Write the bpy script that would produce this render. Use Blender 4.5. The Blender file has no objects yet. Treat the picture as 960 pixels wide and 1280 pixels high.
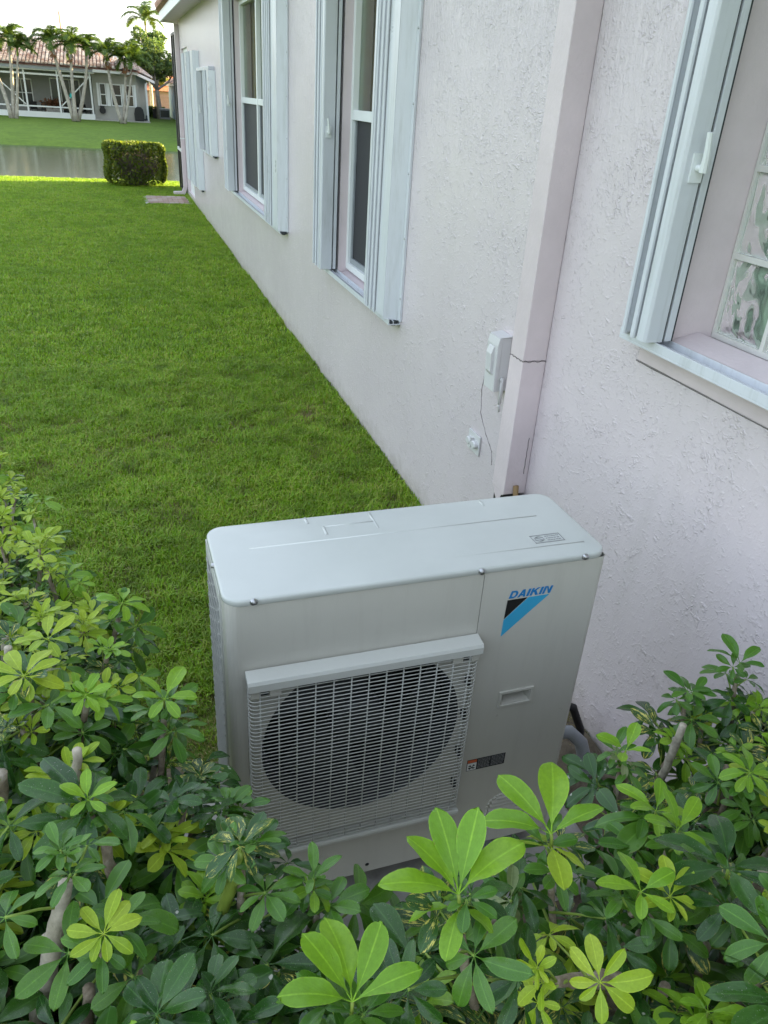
import bpy, bmesh, math, random
import numpy as np
from mathutils import Vector, Matrix, Euler
random.seed(7); np.random.seed(7)
S = bpy.context.scene
COL = S.collection
rad = math.radians

# ------------------------------------------------------------------ camera, sky, sun, exposure
CAM = Vector((-1.514, 0.0, 2.074))
cy, cp, cr, CF = 0.341, -0.4931, 0.0661, 956.9
fw = Vector((math.sin(cy)*math.cos(cp), math.cos(cy)*math.cos(cp), math.sin(cp)))
rt = Vector((math.cos(cy), -math.sin(cy), 0)); up = rt.cross(fw)
R_ = math.cos(cr)*rt + math.sin(cr)*up; U_ = -math.sin(cr)*rt + math.cos(cr)*up
cam = bpy.data.cameras.new('camera'); co = bpy.data.objects.new('camera', cam); COL.objects.link(co)
co.matrix_world = Matrix(((R_.x, U_.x, -fw.x, CAM.x), (R_.y, U_.y, -fw.y, CAM.y), (R_.z, U_.z, -fw.z, CAM.z), (0, 0, 0, 1)))
cam.sensor_fit = 'VERTICAL'; cam.sensor_height = 36; cam.lens = CF/1280*36
cam.clip_start = 0.05; cam.clip_end = 3000
S.camera = co

SUN_EL, SUN_AZ = rad(15), rad(78)          # azimuth clockwise from +y
w = bpy.data.worlds.new('World'); S.world = w; w.use_nodes = True
nt = w.node_tree; bg = nt.nodes['Background']
sk = nt.nodes.new('ShaderNodeTexSky'); sk.sky_type = 'NISHITA'; sk.sun_disc = False
sk.sun_elevation = SUN_EL; sk.sun_rotation = SUN_AZ; sk.air_density = 1.2; sk.dust_density = 2.5; sk.ozone_density = 1.0
hs = nt.nodes.new('ShaderNodeHueSaturation'); hs.inputs['Saturation'].default_value = 0.7
nt.links.new(sk.outputs[0], hs.inputs['Color']); veil = nt.nodes.new('ShaderNodeMixRGB'); veil.blend_type = 'ADD'; veil.inputs[0].default_value = 1.0; veil.inputs[2].default_value = (2.2, 2.48, 2.82, 1)   # thin even haze over the whole sky
nt.links.new(hs.outputs[0], veil.inputs[1]); nt.links.new(veil.outputs[0], bg.inputs['Color'])
bg.inputs['Strength'].default_value = 0.05
sl = bpy.data.lights.new('sun', 'SUN'); sl.energy = 5.0; sl.angle = rad(0.5); sl.color = (1.0, 0.80, 0.42)
so = bpy.data.objects.new('sun', sl); COL.objects.link(so)
sd = Vector((math.sin(SUN_AZ)*math.cos(SUN_EL), math.cos(SUN_AZ)*math.cos(SUN_EL), math.sin(SUN_EL)))
so.rotation_euler = sd.to_track_quat('Z', 'Y').to_euler(); so.location = (30, 0, 40)
S.view_settings.view_transform = 'Standard'; S.view_settings.look = 'None'
S.view_settings.exposure = 2.92; S.view_settings.gamma = 1
S.render.engine = 'CYCLES'
S.cycles.use_denoising = True
S.cycles.max_bounces = 8; S.cycles.transparent_max_bounces = 16; S.cycles.sample_clamp_indirect = 4

# ------------------------------------------------------------------ helpers
class N:
    """tiny node-tree writer"""
    def __init__(s, name):
        s.m = bpy.data.materials.new(name); s.m.use_nodes = True
        s.t = s.m.node_tree; s.b = s.t.nodes['Principled BSDF']; s.o = s.t.nodes['Material Output']
    def n(s, t, **k):
        x = s.t.nodes.new('ShaderNode'+t)
        for a, v in k.items():
            if a in x.inputs: x.inputs[a].default_value = v
            else: setattr(x, a, v)
        return x
    def l(s, a, b): s.t.links.new(a, b)
    def coord(s, kind='Object', scale=(1, 1, 1)):
        c = s.n('TexCoord'); mp = s.n('Mapping'); mp.inputs['Scale'].default_value = scale
        s.l(c.outputs[kind], mp.inputs['Vector']); return mp.outputs[0]
    def noise(s, vec, scale, detail=4, rough=.55, dist=0):
        x = s.n('TexNoise'); x.inputs['Scale'].default_value = scale; x.inputs['Detail'].default_value = detail
        x.inputs['Roughness'].default_value = rough; x.inputs['Distortion'].default_value = dist
        if vec: s.l(vec, x.inputs['Vector'])
        return x.outputs['Fac']
    def ramp(s, fac, stops):
        r = s.n('ValToRGB'); e = r.color_ramp.elements
        while len(e) < len(stops): e.new(0.5)
        for i, (p, c) in enumerate(stops):
            e[i].position = p; e[i].color = (*c, 1) if len(c) == 3 else c
        s.l(fac, r.inputs[0]); return r.outputs[0]
    def math(s, op, a, b=None, c=None):
        x = s.n('Math'); x.operation = op
        for i, v in enumerate((a, b, c)):
            if v is None: continue
            if isinstance(v, (int, float)): x.inputs[i].default_value = v
            else: s.l(v, x.inputs[i])
        return x.outputs[0]
    def mix(s, fac, a, b, blend='MIX'):
        x = s.n('MixRGB'); x.blend_type = blend
        for i, v in enumerate((fac, a, b)):
            if isinstance(v, (int, float)): x.inputs[i].default_value = v
            elif isinstance(v, tuple): x.inputs[i].default_value = (*v, 1)
            else: s.l(v, x.inputs[i])
        return x.outputs[0]
    def bump(s, h, dist, strength=1.0):
        x = s.n('Bump'); x.inputs['Distance'].default_value = dist; x.inputs['Strength'].default_value = strength
        s.l(h, x.inputs['Height']); s.l(x.outputs[0], s.b.inputs['Normal']); return x
    def pset(s, rough=None, spec=None, metal=None):
        if rough is not None: s.b.inputs['Roughness'].default_value = rough
        if spec is not None: s.b.inputs['Specular IOR Level'].default_value = spec
        if metal is not None: s.b.inputs['Metallic'].default_value = metal

def pm(name, c, rough=.6, spec=.4, var=.12, scale=8, bump=0, bscale=60, metal=0):
    k = N(name); v = k.coord()
    f = k.noise(v, scale, 6, .6)
    lo = tuple(x*(1-var) for x in c); hi = tuple(min(1, x*(1+var)) for x in c)
    k.l(k.ramp(f, [(.3, lo), (.7, hi)]), k.b.inputs['Base Color']); k.pset(rough, spec, metal)
    rr = k.n('MapRange'); rr.inputs['To Min'].default_value = rough*.85; rr.inputs['To Max'].default_value = min(1, rough*1.15)
    k.l(f, rr.inputs['Value']); k.l(rr.outputs[0], k.b.inputs['Roughness'])
    if bump: k.bump(k.noise(v, bscale, 5, .6), bump)
    return k.m

class MB:
    def __init__(s): s.v = []; s.f = []; s.mi = []
    def add(s, vs, fs, mi=0):
        b = len(s.v); s.v += [tuple(p) for p in vs]; s.f += [tuple(b+i for i in f) for f in fs]; s.mi += [mi]*len(fs); return s
    def box(s, x0, y0, z0, x1, y1, z1, mi=0):
        if x0 > x1: x0, x1 = x1, x0
        if y0 > y1: y0, y1 = y1, y0
        if z0 > z1: z0, z1 = z1, z0
        return s.add([(x0,y0,z0),(x1,y0,z0),(x1,y1,z0),(x0,y1,z0),(x0,y0,z1),(x1,y0,z1),(x1,y1,z1),(x0,y1,z1)],
            [(0,3,2,1),(4,5,6,7),(0,1,5,4),(1,2,6,5),(2,3,7,6),(3,0,4,7)], mi)
    def prism(s, prof, a, b, axis='z', mi=0):
        """closed 2-D profile swept from a to b along an axis"""
        n = len(prof)
        def P(p, t): return {'z': (p[0], p[1], t), 'y': (p[0], t, p[1]), 'x': (t, p[0], p[1])}[axis]
        vs = [P(p, a) for p in prof]+[P(p, b) for p in prof]
        fs = [tuple(range(n-1, -1, -1)), tuple(range(n, 2*n))]+[(i, (i+1) % n, n+(i+1) % n, n+i) for i in range(n)]
        return s.add(vs, fs, mi)
    def tube(s, pts, rs, n=8, cap=True, mi=0):
        pts = [Vector(p) for p in pts]
        if isinstance(rs, (int, float)): rs = [rs]*len(pts)
        vs, fs = [], []
        ref = None
        for i, p in enumerate(pts):
            d = (pts[min(i+1, len(pts)-1)]-pts[max(i-1, 0)]).normalized()
            if ref is None:
                ref = Vector((0, 0, 1)) if abs(d.z) < .9 else Vector((1, 0, 0))
            u = d.cross(ref)
            if u.length < 1e-6: u = d.orthogonal()
            u.normalize(); v = d.cross(u).normalized(); ref = u.cross(d)
            for k in range(n):
                a = 2*math.pi*k/n
                vs.append(p+(u*math.cos(a)+v*math.sin(a))*rs[i])
        for i in range(len(pts)-1):
            for k in range(n):
                fs.append((i*n+k, (i+1)*n+k, (i+1)*n+(k+1) % n, i*n+(k+1) % n))
        if cap:
            fs.append(tuple(range(n))); fs.append(tuple(range(len(vs)-1, len(vs)-n-1, -1)))
        return s.add(vs, fs, mi)
    def cyl(s, p0, p1, r, n=12, mi=0): return s.tube([p0, p1], r, n, True, mi)
    def ball(s, c, r, nu=10, nv=6, sc=(1, 1, 1), mi=0):
        vs = [(c[0], c[1], c[2]+r*sc[2])]; fs = []
        for i in range(1, nv):
            t = math.pi*i/nv
            for k in range(nu):
                a = 2*math.pi*k/nu
                vs.append((c[0]+r*sc[0]*math.sin(t)*math.cos(a), c[1]+r*sc[1]*math.sin(t)*math.sin(a), c[2]+r*sc[2]*math.cos(t)))
        vs.append((c[0], c[1], c[2]-r*sc[2])); L = len(vs)-1
        for k in range(nu): fs.append((0, 1+k, 1+(k+1) % nu))
        for i in range(nv-2):
            for k in range(nu):
                a = 1+i*nu+k; b = 1+i*nu+(k+1) % nu; fs.append((a, a+nu, b+nu, b))
        for k in range(nu): fs.append((L, L-nu+(k+1) % nu, L-nu+k))
        return s.add(vs, fs, mi)
    def mesh(s, name, mat, smooth=False, bevel=0, fix=True):
        me = bpy.data.meshes.new(name); me.from_pydata(s.v, [], s.f)
        mats = mat if isinstance(mat, (list, tuple)) else [mat]
        for m in mats: me.materials.append(m)
        if any(s.mi): me.polygons.foreach_set('material_index', s.mi)
        if fix or bevel:
            bm = bmesh.new(); bm.from_mesh(me)
            if bevel:
                ed = [e for e in bm.edges if len(e.link_faces) == 2 and e.calc_face_angle(0) > .5]
                bmesh.ops.bevel(bm, geom=ed, offset=bevel, segments=2, affect='EDGES', profile=.6, clamp_overlap=True)
            if fix: bmesh.ops.recalc_face_normals(bm, faces=bm.faces[:])
            bm.to_mesh(me); bm.free()
        if smooth: me.polygons.foreach_set('use_smooth', [True]*len(me.polygons))
        return me
    def build(s, name, mat, parent=None, smooth=False, bevel=0, fix=True, label=None):
        o = bpy.data.objects.new(name, s.mesh(name, mat, smooth, bevel, fix)); COL.objects.link(o)
        if parent: o.parent = parent
        if label: o['label'] = label
        return o
def sharp(o, ang=35):
    """smooth shading that keeps edges over ang sharp"""
    me = o.data
    me.polygons.foreach_set('use_smooth', [True]*len(me.polygons))
    try: me.set_sharp_from_angle(angle=rad(ang))
    except Exception: pass
    return o
def put(name, me, parent=None):
    o = bpy.data.objects.new(name, me); COL.objects.link(o)
    if parent: o.parent = parent
    return o
def thing(name, label, cat, loc=(0, 0, 0), group=None, rz=0):
    o = bpy.data.objects.new(name, None); COL.objects.link(o); o.location = loc; o.rotation_euler = (0, 0, rz)
    o.empty_display_size = .1
    o['label'] = label; o['category'] = cat
    if group: o['group'] = group
    return o
def tag(o, label=None, cat=None, group=None, kind=None):
    for k, v in (('label', label), ('category', cat), ('group', group), ('kind', kind)):
        if v: o[k] = v
    return o

# ------------------------------------------------------------------ materials
def mat_stucco():
    k = N('stucco'); v = k.coord()
    # knock-down texture: flattened blobs and ragged ridges over fine sand
    sep = k.n('SeparateXYZ'); k.l(v, sep.inputs[0])
    clus = k.ramp(k.noise(v, 5.5, 4, .65, .4), [(.40, (.25,)*3), (.62, (1,)*3)])
    def squiggle(sc, wd, msc, lo, hi):       # short curly ridges left by the trowel
        n = k.noise(v, sc, 3, .55, .5); r_ = k.ramp(k.math('ABSOLUTE', k.math('SUBTRACT', n, .5)), [(0, (1,)*3), (wd, (0,)*3)])
        return k.math('MULTIPLY', r_, k.ramp(k.noise(v, msc, 3, .6), [(lo, (0,)*3), (hi, (1,)*3)]))
    a = k.math('ADD', squiggle(21, .085, 26, .53, .64), squiggle(40, .11, 40, .52, .63))
    b = k.ramp(k.noise(v, 85, 4, .6, .3), [(.56, (0,)*3), (.72, (1,)*3)])
    vs = k.coord('Object', (1, 1, .16)); st = k.ramp(k.noise(vs, 60, 5, .66, .3), [(.42, (0,)*3), (.74, (1,)*3)])
    upz = k.ramp(k.math('MULTIPLY', sep.outputs[2], .3), [(.52, (.12,)*3), (.72, (1,)*3)])
    c = k.noise(v, 300, 3, .6); d = k.noise(v, 13, 4, .55)
    h = k.math('MULTIPLY', k.math('ADD', k.math('MULTIPLY', a, .62), k.math('MULTIPLY', b, .45)), clus)
    h = k.math('ADD', h, k.math('MULTIPLY', k.math('MULTIPLY', st, upz), .55)); h = k.math('ADD', h, k.math('MULTIPLY', c, .10)); h = k.math('ADD', h, k.math('MULTIPLY', d, .5))
    k.bump(h, .0042, 1.0)
    stain = k.noise(v, .9, 5, .6)
    col = k.mix(k.ramp(stain, [(.35, (0,)*3), (.75, (1,)*3)]), (.615, .54, .565), (.665, .59, .61))
    grime = k.ramp(k.noise(k.coord('Object', (1, 3, .25)), 2.2, 6, .65), [(.56, (0,)*3), (.8, (1,)*3)])
    col = k.mix(k.math('MULTIPLY', grime, .22), col, (.42, .39, .37))
    splash = k.math('MULTIPLY', k.ramp(k.math('ADD', k.math('MULTIPLY', sep.outputs[2], 3.2), k.noise(v, 9, 5, .7)), [(.45, (1,)*3), (1.0, (0,)*3)]), .5)
    col = k.mix(splash, col, (.30, .25, .20))
    k.l(col, k.b.inputs['Base Color']); k.pset(.24, .6)
    return k.m
def mat_paint(name, c, rough=.35, spec=.5, dirt=.1, dc=(.35, .33, .28), streak=True):
    k = N(name); v = k.coord()
    f = k.noise(v, 3, 6, .65); col = k.mix(k.ramp(f, [(.35, (0,)*3), (.75, (1,)*3)]), tuple(x*.95 for x in c), c)
    g = k.noise(k.coord('Object', (6, 6, .6) if streak else (2, 2, 2)), 4, 6, .7)
    col = k.mix(k.math('MULTIPLY', k.ramp(g, [(.5, (0,)*3), (.82, (1,)*3)]), dirt), col, dc)
    k.l(col, k.b.inputs['Base Color']); k.pset(rough, spec)
    k.l(k.ramp(f, [(.3, (rough*.8,)*3), (.7, (rough*1.25,)*3)]), k.b.inputs['Roughness'])
    k.bump(k.noise(v, 350, 2, .5), .00025)
    return k.m
M = {}
M['stucco'] = mat_stucco()
M['stucco_smooth'] = pm('smooth_stucco', (.63, .54, .555), .40, .4, .06, 5, .0015, 70)
M['trim'] = mat_paint('shutter_paint', (.63, .645, .68), .32, .5, .48, (.30, .31, .28))
M['vinyl'] = mat_paint('window_frame_white', (.76, .78, .78), .35, .5, .12)
M['ac'] = mat_paint('unit_paint', (.555, .535, .48), .32, .5, .26, (.36, .34, .29), True)
M['aclid'] = pm('unit_lid_paint', (.51, .525, .50), .24, .5, .07, 2.2)
M['wire'] = mat_paint('guard_wire_coating', (.60, .60, .56), .4, .5, .05)
M['black'] = pm('black_plastic', (.012, .012, .013), .5, .4)
M['fan'] = pm('fan_plastic', (.045, .048, .05), .4, .5)
M['fins'] = pm('coil_fins', (.035, .04, .043), .5, .4)
M['screw'] = pm('zinc_screw', (.45, .45, .46), .3, .5, metal=1)
M['blue_dark'] = pm('emblem_blue', (.015, .19, .47), .4, var=.03)
M['blue_light'] = pm('emblem_light_blue', (.045, .36, .60), .4, var=.03)
M['white'] = pm('white_print', (.75, .75, .73), .45, var=.04)
M['orange'] = pm('orange_print', (.6, .12, .04), .45, var=.05)
M['greyprint'] = pm('grey_print', (.27, .27, .27), .5)
M['concrete'] = pm('concrete', (.36, .345, .32), .85, .25, .25, 9, .002, 90)
M['plastic_grey'] = pm('grey_pvc', (.27, .29, .31), .4, .5, .12)
M['box'] = mat_paint('box_paint', (.60, .59, .59), .4, .5, .15)
M['crack'] = pm('crack_dark', (.19, .17, .165), .9, .1)
M['alu'] = pm('raw_aluminium', (.5, .52, .53), .3, .5, metal=.8)
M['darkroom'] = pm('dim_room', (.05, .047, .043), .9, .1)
M['curtain'] = pm('curtain_cloth', (.56, .36, .09), .9, .1, .2, 30)
M['screen'] = pm('insect_screen', (.032, .033, .038), .6, .35, .15, 40)
def mat_glass():
    k = N('window_glass'); t = k.n('BsdfTransparent'); t.inputs[0].default_value = (.8, .85, .83, 1)
    g = k.n('BsdfGlossy'); g.inputs['Roughness'].default_value = .02
    fr = k.n('Fresnel'); fr.inputs[0].default_value = 1.52
    mx = k.n('MixShader'); k.l(k.math('MULTIPLY', fr.outputs[0], .45), mx.inputs[0]); k.l(t.outputs[0], mx.inputs[1]); k.l(g.outputs[0], mx.inputs[2])
    k.l(mx.outputs[0], k.o.inputs[0]); return k.m
M['glass'] = mat_glass()
def mat_block():
    k = N('wavy_glass_block'); v = k.coord('Object', (1, 1, .7))
    k.b.inputs['Base Color'].default_value = (.74, .86, .77, 1); k.b.inputs['Transmission Weight'].default_value = .93; k.b.inputs['IOR'].default_value = 1.33; k.pset(.04, .6)
    k.bump(k.noise(v, 7.0, 1.5, .4, 2.4), .014, 1.0); return k.m
def mat_core():
    k = N('painted_refraction'); v = k.coord('Object', (1, 1, .8))  # light and dark swirls painted in for the refracted view through the glass
    k.l(k.ramp(k.noise(v, 8, 3, .5, 2.2), [(.32, (.04, .05, .04)), (.44, (.15, .19, .15)), (.58, (.30, .37, .30)), (.72, (.46, .54, .45))]), k.b.inputs['Base Color']); k.pset(.8, .2); return k.m
M['core'] = mat_core()
M['block'] = mat_block()
M['mortar'] = pm('block_mortar', (.66, .65, .61), .7, .3, .08)
M['terracotta'] = pm('roof_tile_pink', (.42, .25, .19), .8, .25, .3, 6)
M['bronze'] = pm('bronze_frame', (.045, .042, .04), .45, .5)
M['white_alu'] = mat_paint('white_aluminium', (.74, .75, .74), .4, .5, .1)
M['paver'] = None
def mat_island(name, stops, rough=.8, spec=.3, bump=.002, bs=40, obj=True):
    k = N(name); g = k.n('NewGeometry'); r = g.outputs['Random Per Island']
    if obj:
        oi = k.n('ObjectInfo'); r = k.math('FRACT', k.math('ADD', r, oi.outputs['Random']))
    col = k.ramp(r, stops); v = k.coord()
    col = k.mix(.5, col, k.ramp(k.noise(v, 9, 5, .6), [(.3, (.55,)*3), (.7, (1,)*3)]), 'MULTIPLY')
    k.l(col, k.b.inputs['Base Color']); k.pset(rough, spec)
    if bump: k.bump(k.noise(v, bs, 4, .6), bump)
    return k.m
M['paver'] = mat_island('paver_clay', [(0, (.34, .22, .18)), (.5, (.42, .31, .26)), (1, (.48, .40, .35))])
M['fartile'] = mat_island('far_roof_tiles', [(0, (.38, .24, .20)), (.25, (.50, .40, .35)), (.6, (.66, .58, .53)), (1, (.80, .75, .70))], bump=0)
M['farwall'] = pm('far_wall_cream', (.36, .355, .315), .8, .2, .06, 2)
M['farinner'] = pm('far_porch_wall', (.30, .30, .285), .8, .2, .06, 2)
M['fardark'] = pm('far_dark_glass', (.03, .033, .035), .15, .5)
M['bark'] = pm('palm_bark', (.36, .33, .28), .85, .2, .3, 5, .01, 12)
def mat_bark():
    k = N('shrub_bark'); v = k.coord('Object', (1, 1, 1))
    f = k.noise(v, 22, 6, .7, .5); g = k.noise(v, 60, 4, .6)
    col = k.ramp(f, [(.3, (.10, .075, .05)), (.5, (.27, .22, .16)), (.68, (.46, .42, .35))])
    k.l(col, k.b.inputs['Base Color']); k.pset(.85, .2); k.bump(k.math('ADD', f, k.math('MULTIPLY', g, .5)), .004)
    return k.m
M['stem'] = mat_bark()
M['pale_stem'] = pm('pale_stem_bark', (.40, .355, .28), .85, .2, .4, 40, .003, 55)
M['shoot'] = pm('green_shoot', (.20, .27, .04), .5, .4, .25, 25)
M['petiole'] = pm('leaf_stalk', (.22, .32, .05), .5, .4, .2, 25)
M['soil'] = pm('soil', (.14, .115, .085), .95, .1, .45, 14, .012, 45)

def mat_leaf(name, c1, c2, under, rough=.3, trans=.25, yellow=0, spec=.5, blot=0.0):
    """leaf blade: two tones by leaf, pale midrib, matt paler back, some light through the blade"""
    k = N(name); g = k.n('NewGeometry'); oi = k.n('ObjectInfo')
    r = k.math('FRACT', k.math('ADD', g.outputs['Random Per Island'], oi.outputs['Random']))
    col = k.mix(r, c1, c2)
    uv = k.n('UVMap'); sep = k.n('SeparateXYZ'); k.l(uv.outputs[0], sep.inputs[0])
    ay = k.math('ABSOLUTE', k.math('SUBTRACT', sep.outputs[1], .5))
    rib = k.ramp(ay, [(.0, (1,)*3), (.05, (0,)*3)])
    lite = tuple(min(1, x*1.7+.02) for x in c2)
    col = k.mix(k.math('MULTIPLY', rib, .55), col, lite)
    # side veins
    vv = k.math('SINE', k.math('ADD', k.math('MULTIPLY', sep.outputs[0], 62), k.math('MULTIPLY', ay, -70)))
    col = k.mix(k.math('MULTIPLY', k.ramp(vv, [(.6, (0,)*3), (1, (1,)*3)]), .05), col, lite)
    edge = k.ramp(ay, [(.43, (0,)*3), (.5, (1,)*3)]); col = k.mix(k.math('MULTIPLY', edge, .35), col, lite)
    nv = k.noise(k.coord('Object'), 14, 4, .6)
    col = k.mix(k.math('MULTIPLY', k.ramp(nv, [(.35, (0,)*3), (.75, (1,)*3)]), .4), col, tuple(x*.6 for x in c1))
    if yellow:
        cb = k.n('CombineXYZ'); k.l(k.math('MULTIPLY', sep.outputs[0], 1.0), cb.inputs[0]); k.l(k.math('MULTIPLY', sep.outputs[1], 2.2), cb.inputs[1]); k.l(k.math('MULTIPLY', r, 37), cb.inputs[2])
        yn = k.noise(cb.outputs[0], 2.4, 5, .75)
        col = k.mix(k.ramp(yn, [(.60-yellow*.2, (0,)*3), (.63-yellow*.2, (1,)*3)]), col, (.62, .56, .12))
    if blot:
        bn = k.noise(k.coord('Object'), 70, 2, .5); col = k.mix(k.math('MULTIPLY', k.ramp(bn, [(.70, (0,)*3), (.735, (1,)*3)]), blot), col, (.5, .5, .42))
    wn = k.noise(k.coord('Object'), 9, 4, .7); col = k.mix(k.math('MULTIPLY', k.math('MULTIPLY', edge, k.ramp(wn, [(.56, (0,)*3), (.64, (1,)*3)])), .8), col, (.20, .13, .05))
    col = k.mix(g.outputs['Backfacing'], col, under)
    k.l(col, k.b.inputs['Base Color']); k.pset(rough, spec)
    rr = k.math('ADD', k.math('MULTIPLY', g.outputs['Backfacing'], .3), k.math('ADD', rough, k.math('MULTIPLY', k.math('SUBTRACT', nv, .5), .25)))
    k.l(rr, k.b.inputs['Roughness'])
    k.bump(k.math('ADD', nv, k.math('MULTIPLY', vv, .03)), .0004)
    tr = k.n('BsdfTranslucent'); k.l(k.mix(1.0, col, (1.0, 1.0, .55), 'MULTIPLY'), tr.inputs[0])
    mx = k.n('MixShader'); mx.inputs[0].default_value = trans
    k.l(k.b.outputs[0], mx.inputs[1]); k.l(tr.outputs[0], mx.inputs[2]); k.l(mx.outputs[0], k.o.inputs[0])
    return k.m
LEAF = {
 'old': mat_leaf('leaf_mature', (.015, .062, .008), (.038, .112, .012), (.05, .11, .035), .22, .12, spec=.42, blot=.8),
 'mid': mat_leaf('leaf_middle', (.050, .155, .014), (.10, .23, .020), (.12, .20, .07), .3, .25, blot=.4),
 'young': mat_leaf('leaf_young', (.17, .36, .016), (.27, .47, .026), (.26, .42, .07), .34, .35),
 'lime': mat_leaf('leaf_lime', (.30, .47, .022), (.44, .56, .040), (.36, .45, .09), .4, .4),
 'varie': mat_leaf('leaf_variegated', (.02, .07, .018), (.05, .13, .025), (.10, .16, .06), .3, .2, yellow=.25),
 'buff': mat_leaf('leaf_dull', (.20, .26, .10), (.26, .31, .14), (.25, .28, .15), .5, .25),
}
def mat_foliage(name, stops, trans=.35, rough=.5):
    k = N(name); g = k.n('NewGeometry')
    col = k.ramp(g.outputs['Random Per Island'], stops)
    k.l(col, k.b.inputs['Base Color']); k.pset(rough, .3)
    tr = k.n('BsdfTranslucent'); k.l(k.mix(1.0, col, (1.0, .95, .45), 'MULTIPLY'), tr.inputs[0])
    mx = k.n('MixShader'); mx.inputs[0].default_value = trans
    k.l(k.b.outputs[0], mx.inputs[1]); k.l(tr.outputs[0], mx.inputs[2]); k.l(mx.outputs[0], k.o.inputs[0]); return k.m
M['palm'] = mat_foliage('palm_frond', [(0, (.055, .11, .02)), (1, (.12, .18, .03))], .4)
M['palmdry'] = mat_foliage('dry_frond', [(0, (.25, .12, .06)), (1, (.32, .18, .09))], .2)
M['tree'] = mat_foliage('tree_leaves', [(0, (.08, .15, .06)), (.6, (.13, .21, .08)), (1, (.20, .27, .06))], .45)
M['tree2'] = mat_foliage('yellow_tree_leaves', [(0, (.07, .11, .02)), (1, (.20, .22, .03))])
M['hedgebox'] = mat_foliage('clipped_leaves', [(0, (.07, .11, .02)), (.7, (.14, .19, .03)), (1, (.24, .28, .035))], .5)
M['twig'] = pm('bare_twigs', (.15, .125, .105), .9, .1, .3, 10)

# ------------------------------------------------------------------ ground, lake, lawn grass
def lawn_mat():
    k = N('lawn_turf'); v = k.coord()
    a = k.noise(v, .55, 5, .6); b = k.noise(v, 3.0, 6, .7); c = k.noise(v, 40, 4, .7)
    g = k.ramp(b, [(.3, (.060, .105, .014)), (.55, (.095, .165, .020)), (.75, (.135, .21, .028))])
    g = k.mix(k.math('MULTIPLY', k.ramp(a, [(.45, (0,)*3), (.7, (1,)*3)]), .6), g, (.12, .20, .024))
    d = k.ramp(c, [(.5, (0,)*3), (.75, (1,)*3)]); g = k.mix(k.math('MULTIPLY', d, .35), g, (.14, .12, .06))
    k.l(g, k.b.inputs['Base Color']); k.pset(.9, .15); k.bump(k.math('ADD', c, b), .02)
    return k.m
prof = [(-600, 0), (-60, 0), (-8, 0), (0, 0), (2, 0), (6, .0), (10, .0), (14, 0), (18, 0), (20.4, 0), (21.05, -.01), (21.5, -.10), (22.4, -.85), (24, -1.5), (34, -1.9), (46, -1.7), (48.6, -1.32),
        (49.6, -1.13), (50.6, -.98), (53, -.80), (57, -.66), (62, -.54), (68, -.48), (80, -.48), (150, -.5), (500, -.5), (1500, -.5)]
xs = [-1500, -400, -120, -60, -30, -20]+[-15+.75*i for i in range(41)]+[20, 30, 60, 120, 400, 1500]
g = MB(); vs = []; rng = random.Random(3)
for (y, z) in prof:
    for x in xs:
        wob = (rng.uniform(-.03, .03) if 20.5 < y < 23 or 48 < y < 62 else 0)
        vs.append((x, y+(.25*math.sin(x*.9)+.15*math.sin(x*2.3) if 48 < y < 52 else 0), z+wob))
nx = len(xs)
g.add(vs, [(i*nx+j, i*nx+j+1, (i+1)*nx+j+1, (i+1)*nx+j) for i in range(len(prof)-1) for j in range(nx-1)])
ground = g.build('lawn_ground', lawn_mat(), smooth=True); tag(ground, 'mown green lawn running from the hedge down to the lake and up the far bank', kind='structure')
def water_mat():
    k = N('lake_water'); v = k.coord('Object', (1, .35, 1))
    k.b.inputs['Base Color'].default_value = (.026, .036, .016, 1); k.pset(.15, .5)
    h = k.math('ADD', k.noise(v, 5, 4, .6, .3), k.math('MULTIPLY', k.noise(v, 14, 3, .6), .6)); k.bump(h, .004, .7); return k.m
wm = MB().add([(-300, 20.9, -1.2), (300, 20.9, -1.2), (300, 51.5, -1.2), (-300, 51.5, -1.2)], [(0, 1, 2, 3)])
tag(wm.build('lake_water', water_mat()), 'still greenish lake between the two lawns', kind='structure')

def grass_mat(name, stops, trans=.42):
    k = N(name); g = k.n('NewGeometry')
    col = k.ramp(g.outputs['Random Per Island'], stops); p = g.outputs['Position']
    a = k.noise(p, 1.1, 4, .6); b = k.noise(p, 6.5, 4, .65)
    col = k.mix(k.math('MULTIPLY', k.ramp(a, [(.42, (0,)*3), (.62, (1,)*3)]), .45), col, tuple(x*.8 for x in stops[1][1]))
    col = k.mix(k.math('MULTIPLY', k.ramp(b, [(.46, (0,)*3), (.68, (1,)*3)]), .55), col, tuple(x*.62 for x in stops[0][1]))
    k.l(col, k.b.inputs['Base Color']); k.pset(.45, .35)
    tr = k.n('BsdfTranslucent'); k.l(k.mix(1.0, col, (1.0, .95, .45), 'MULTIPLY'), tr.inputs[0])
    mx = k.n('MixShader'); mx.inputs[0].default_value = trans
    k.l(k.b.outputs[0], mx.inputs[1]); k.l(tr.outputs[0], mx.inputs[2]); k.l(mx.outputs[0], k.o.inputs[0]); return k.m
GM = [grass_mat('grass_blades', [(0, (.115, .225, .013)), (.4, (.19, .38, .018)), (.8, (.32, .51, .032)), (1, (.44, .42, .13))]),
      grass_mat('dry_grass_blades', [(0, (.12, .18, .03)), (.5, (.27, .24, .10)), (1, (.40, .33, .18))])]
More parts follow.
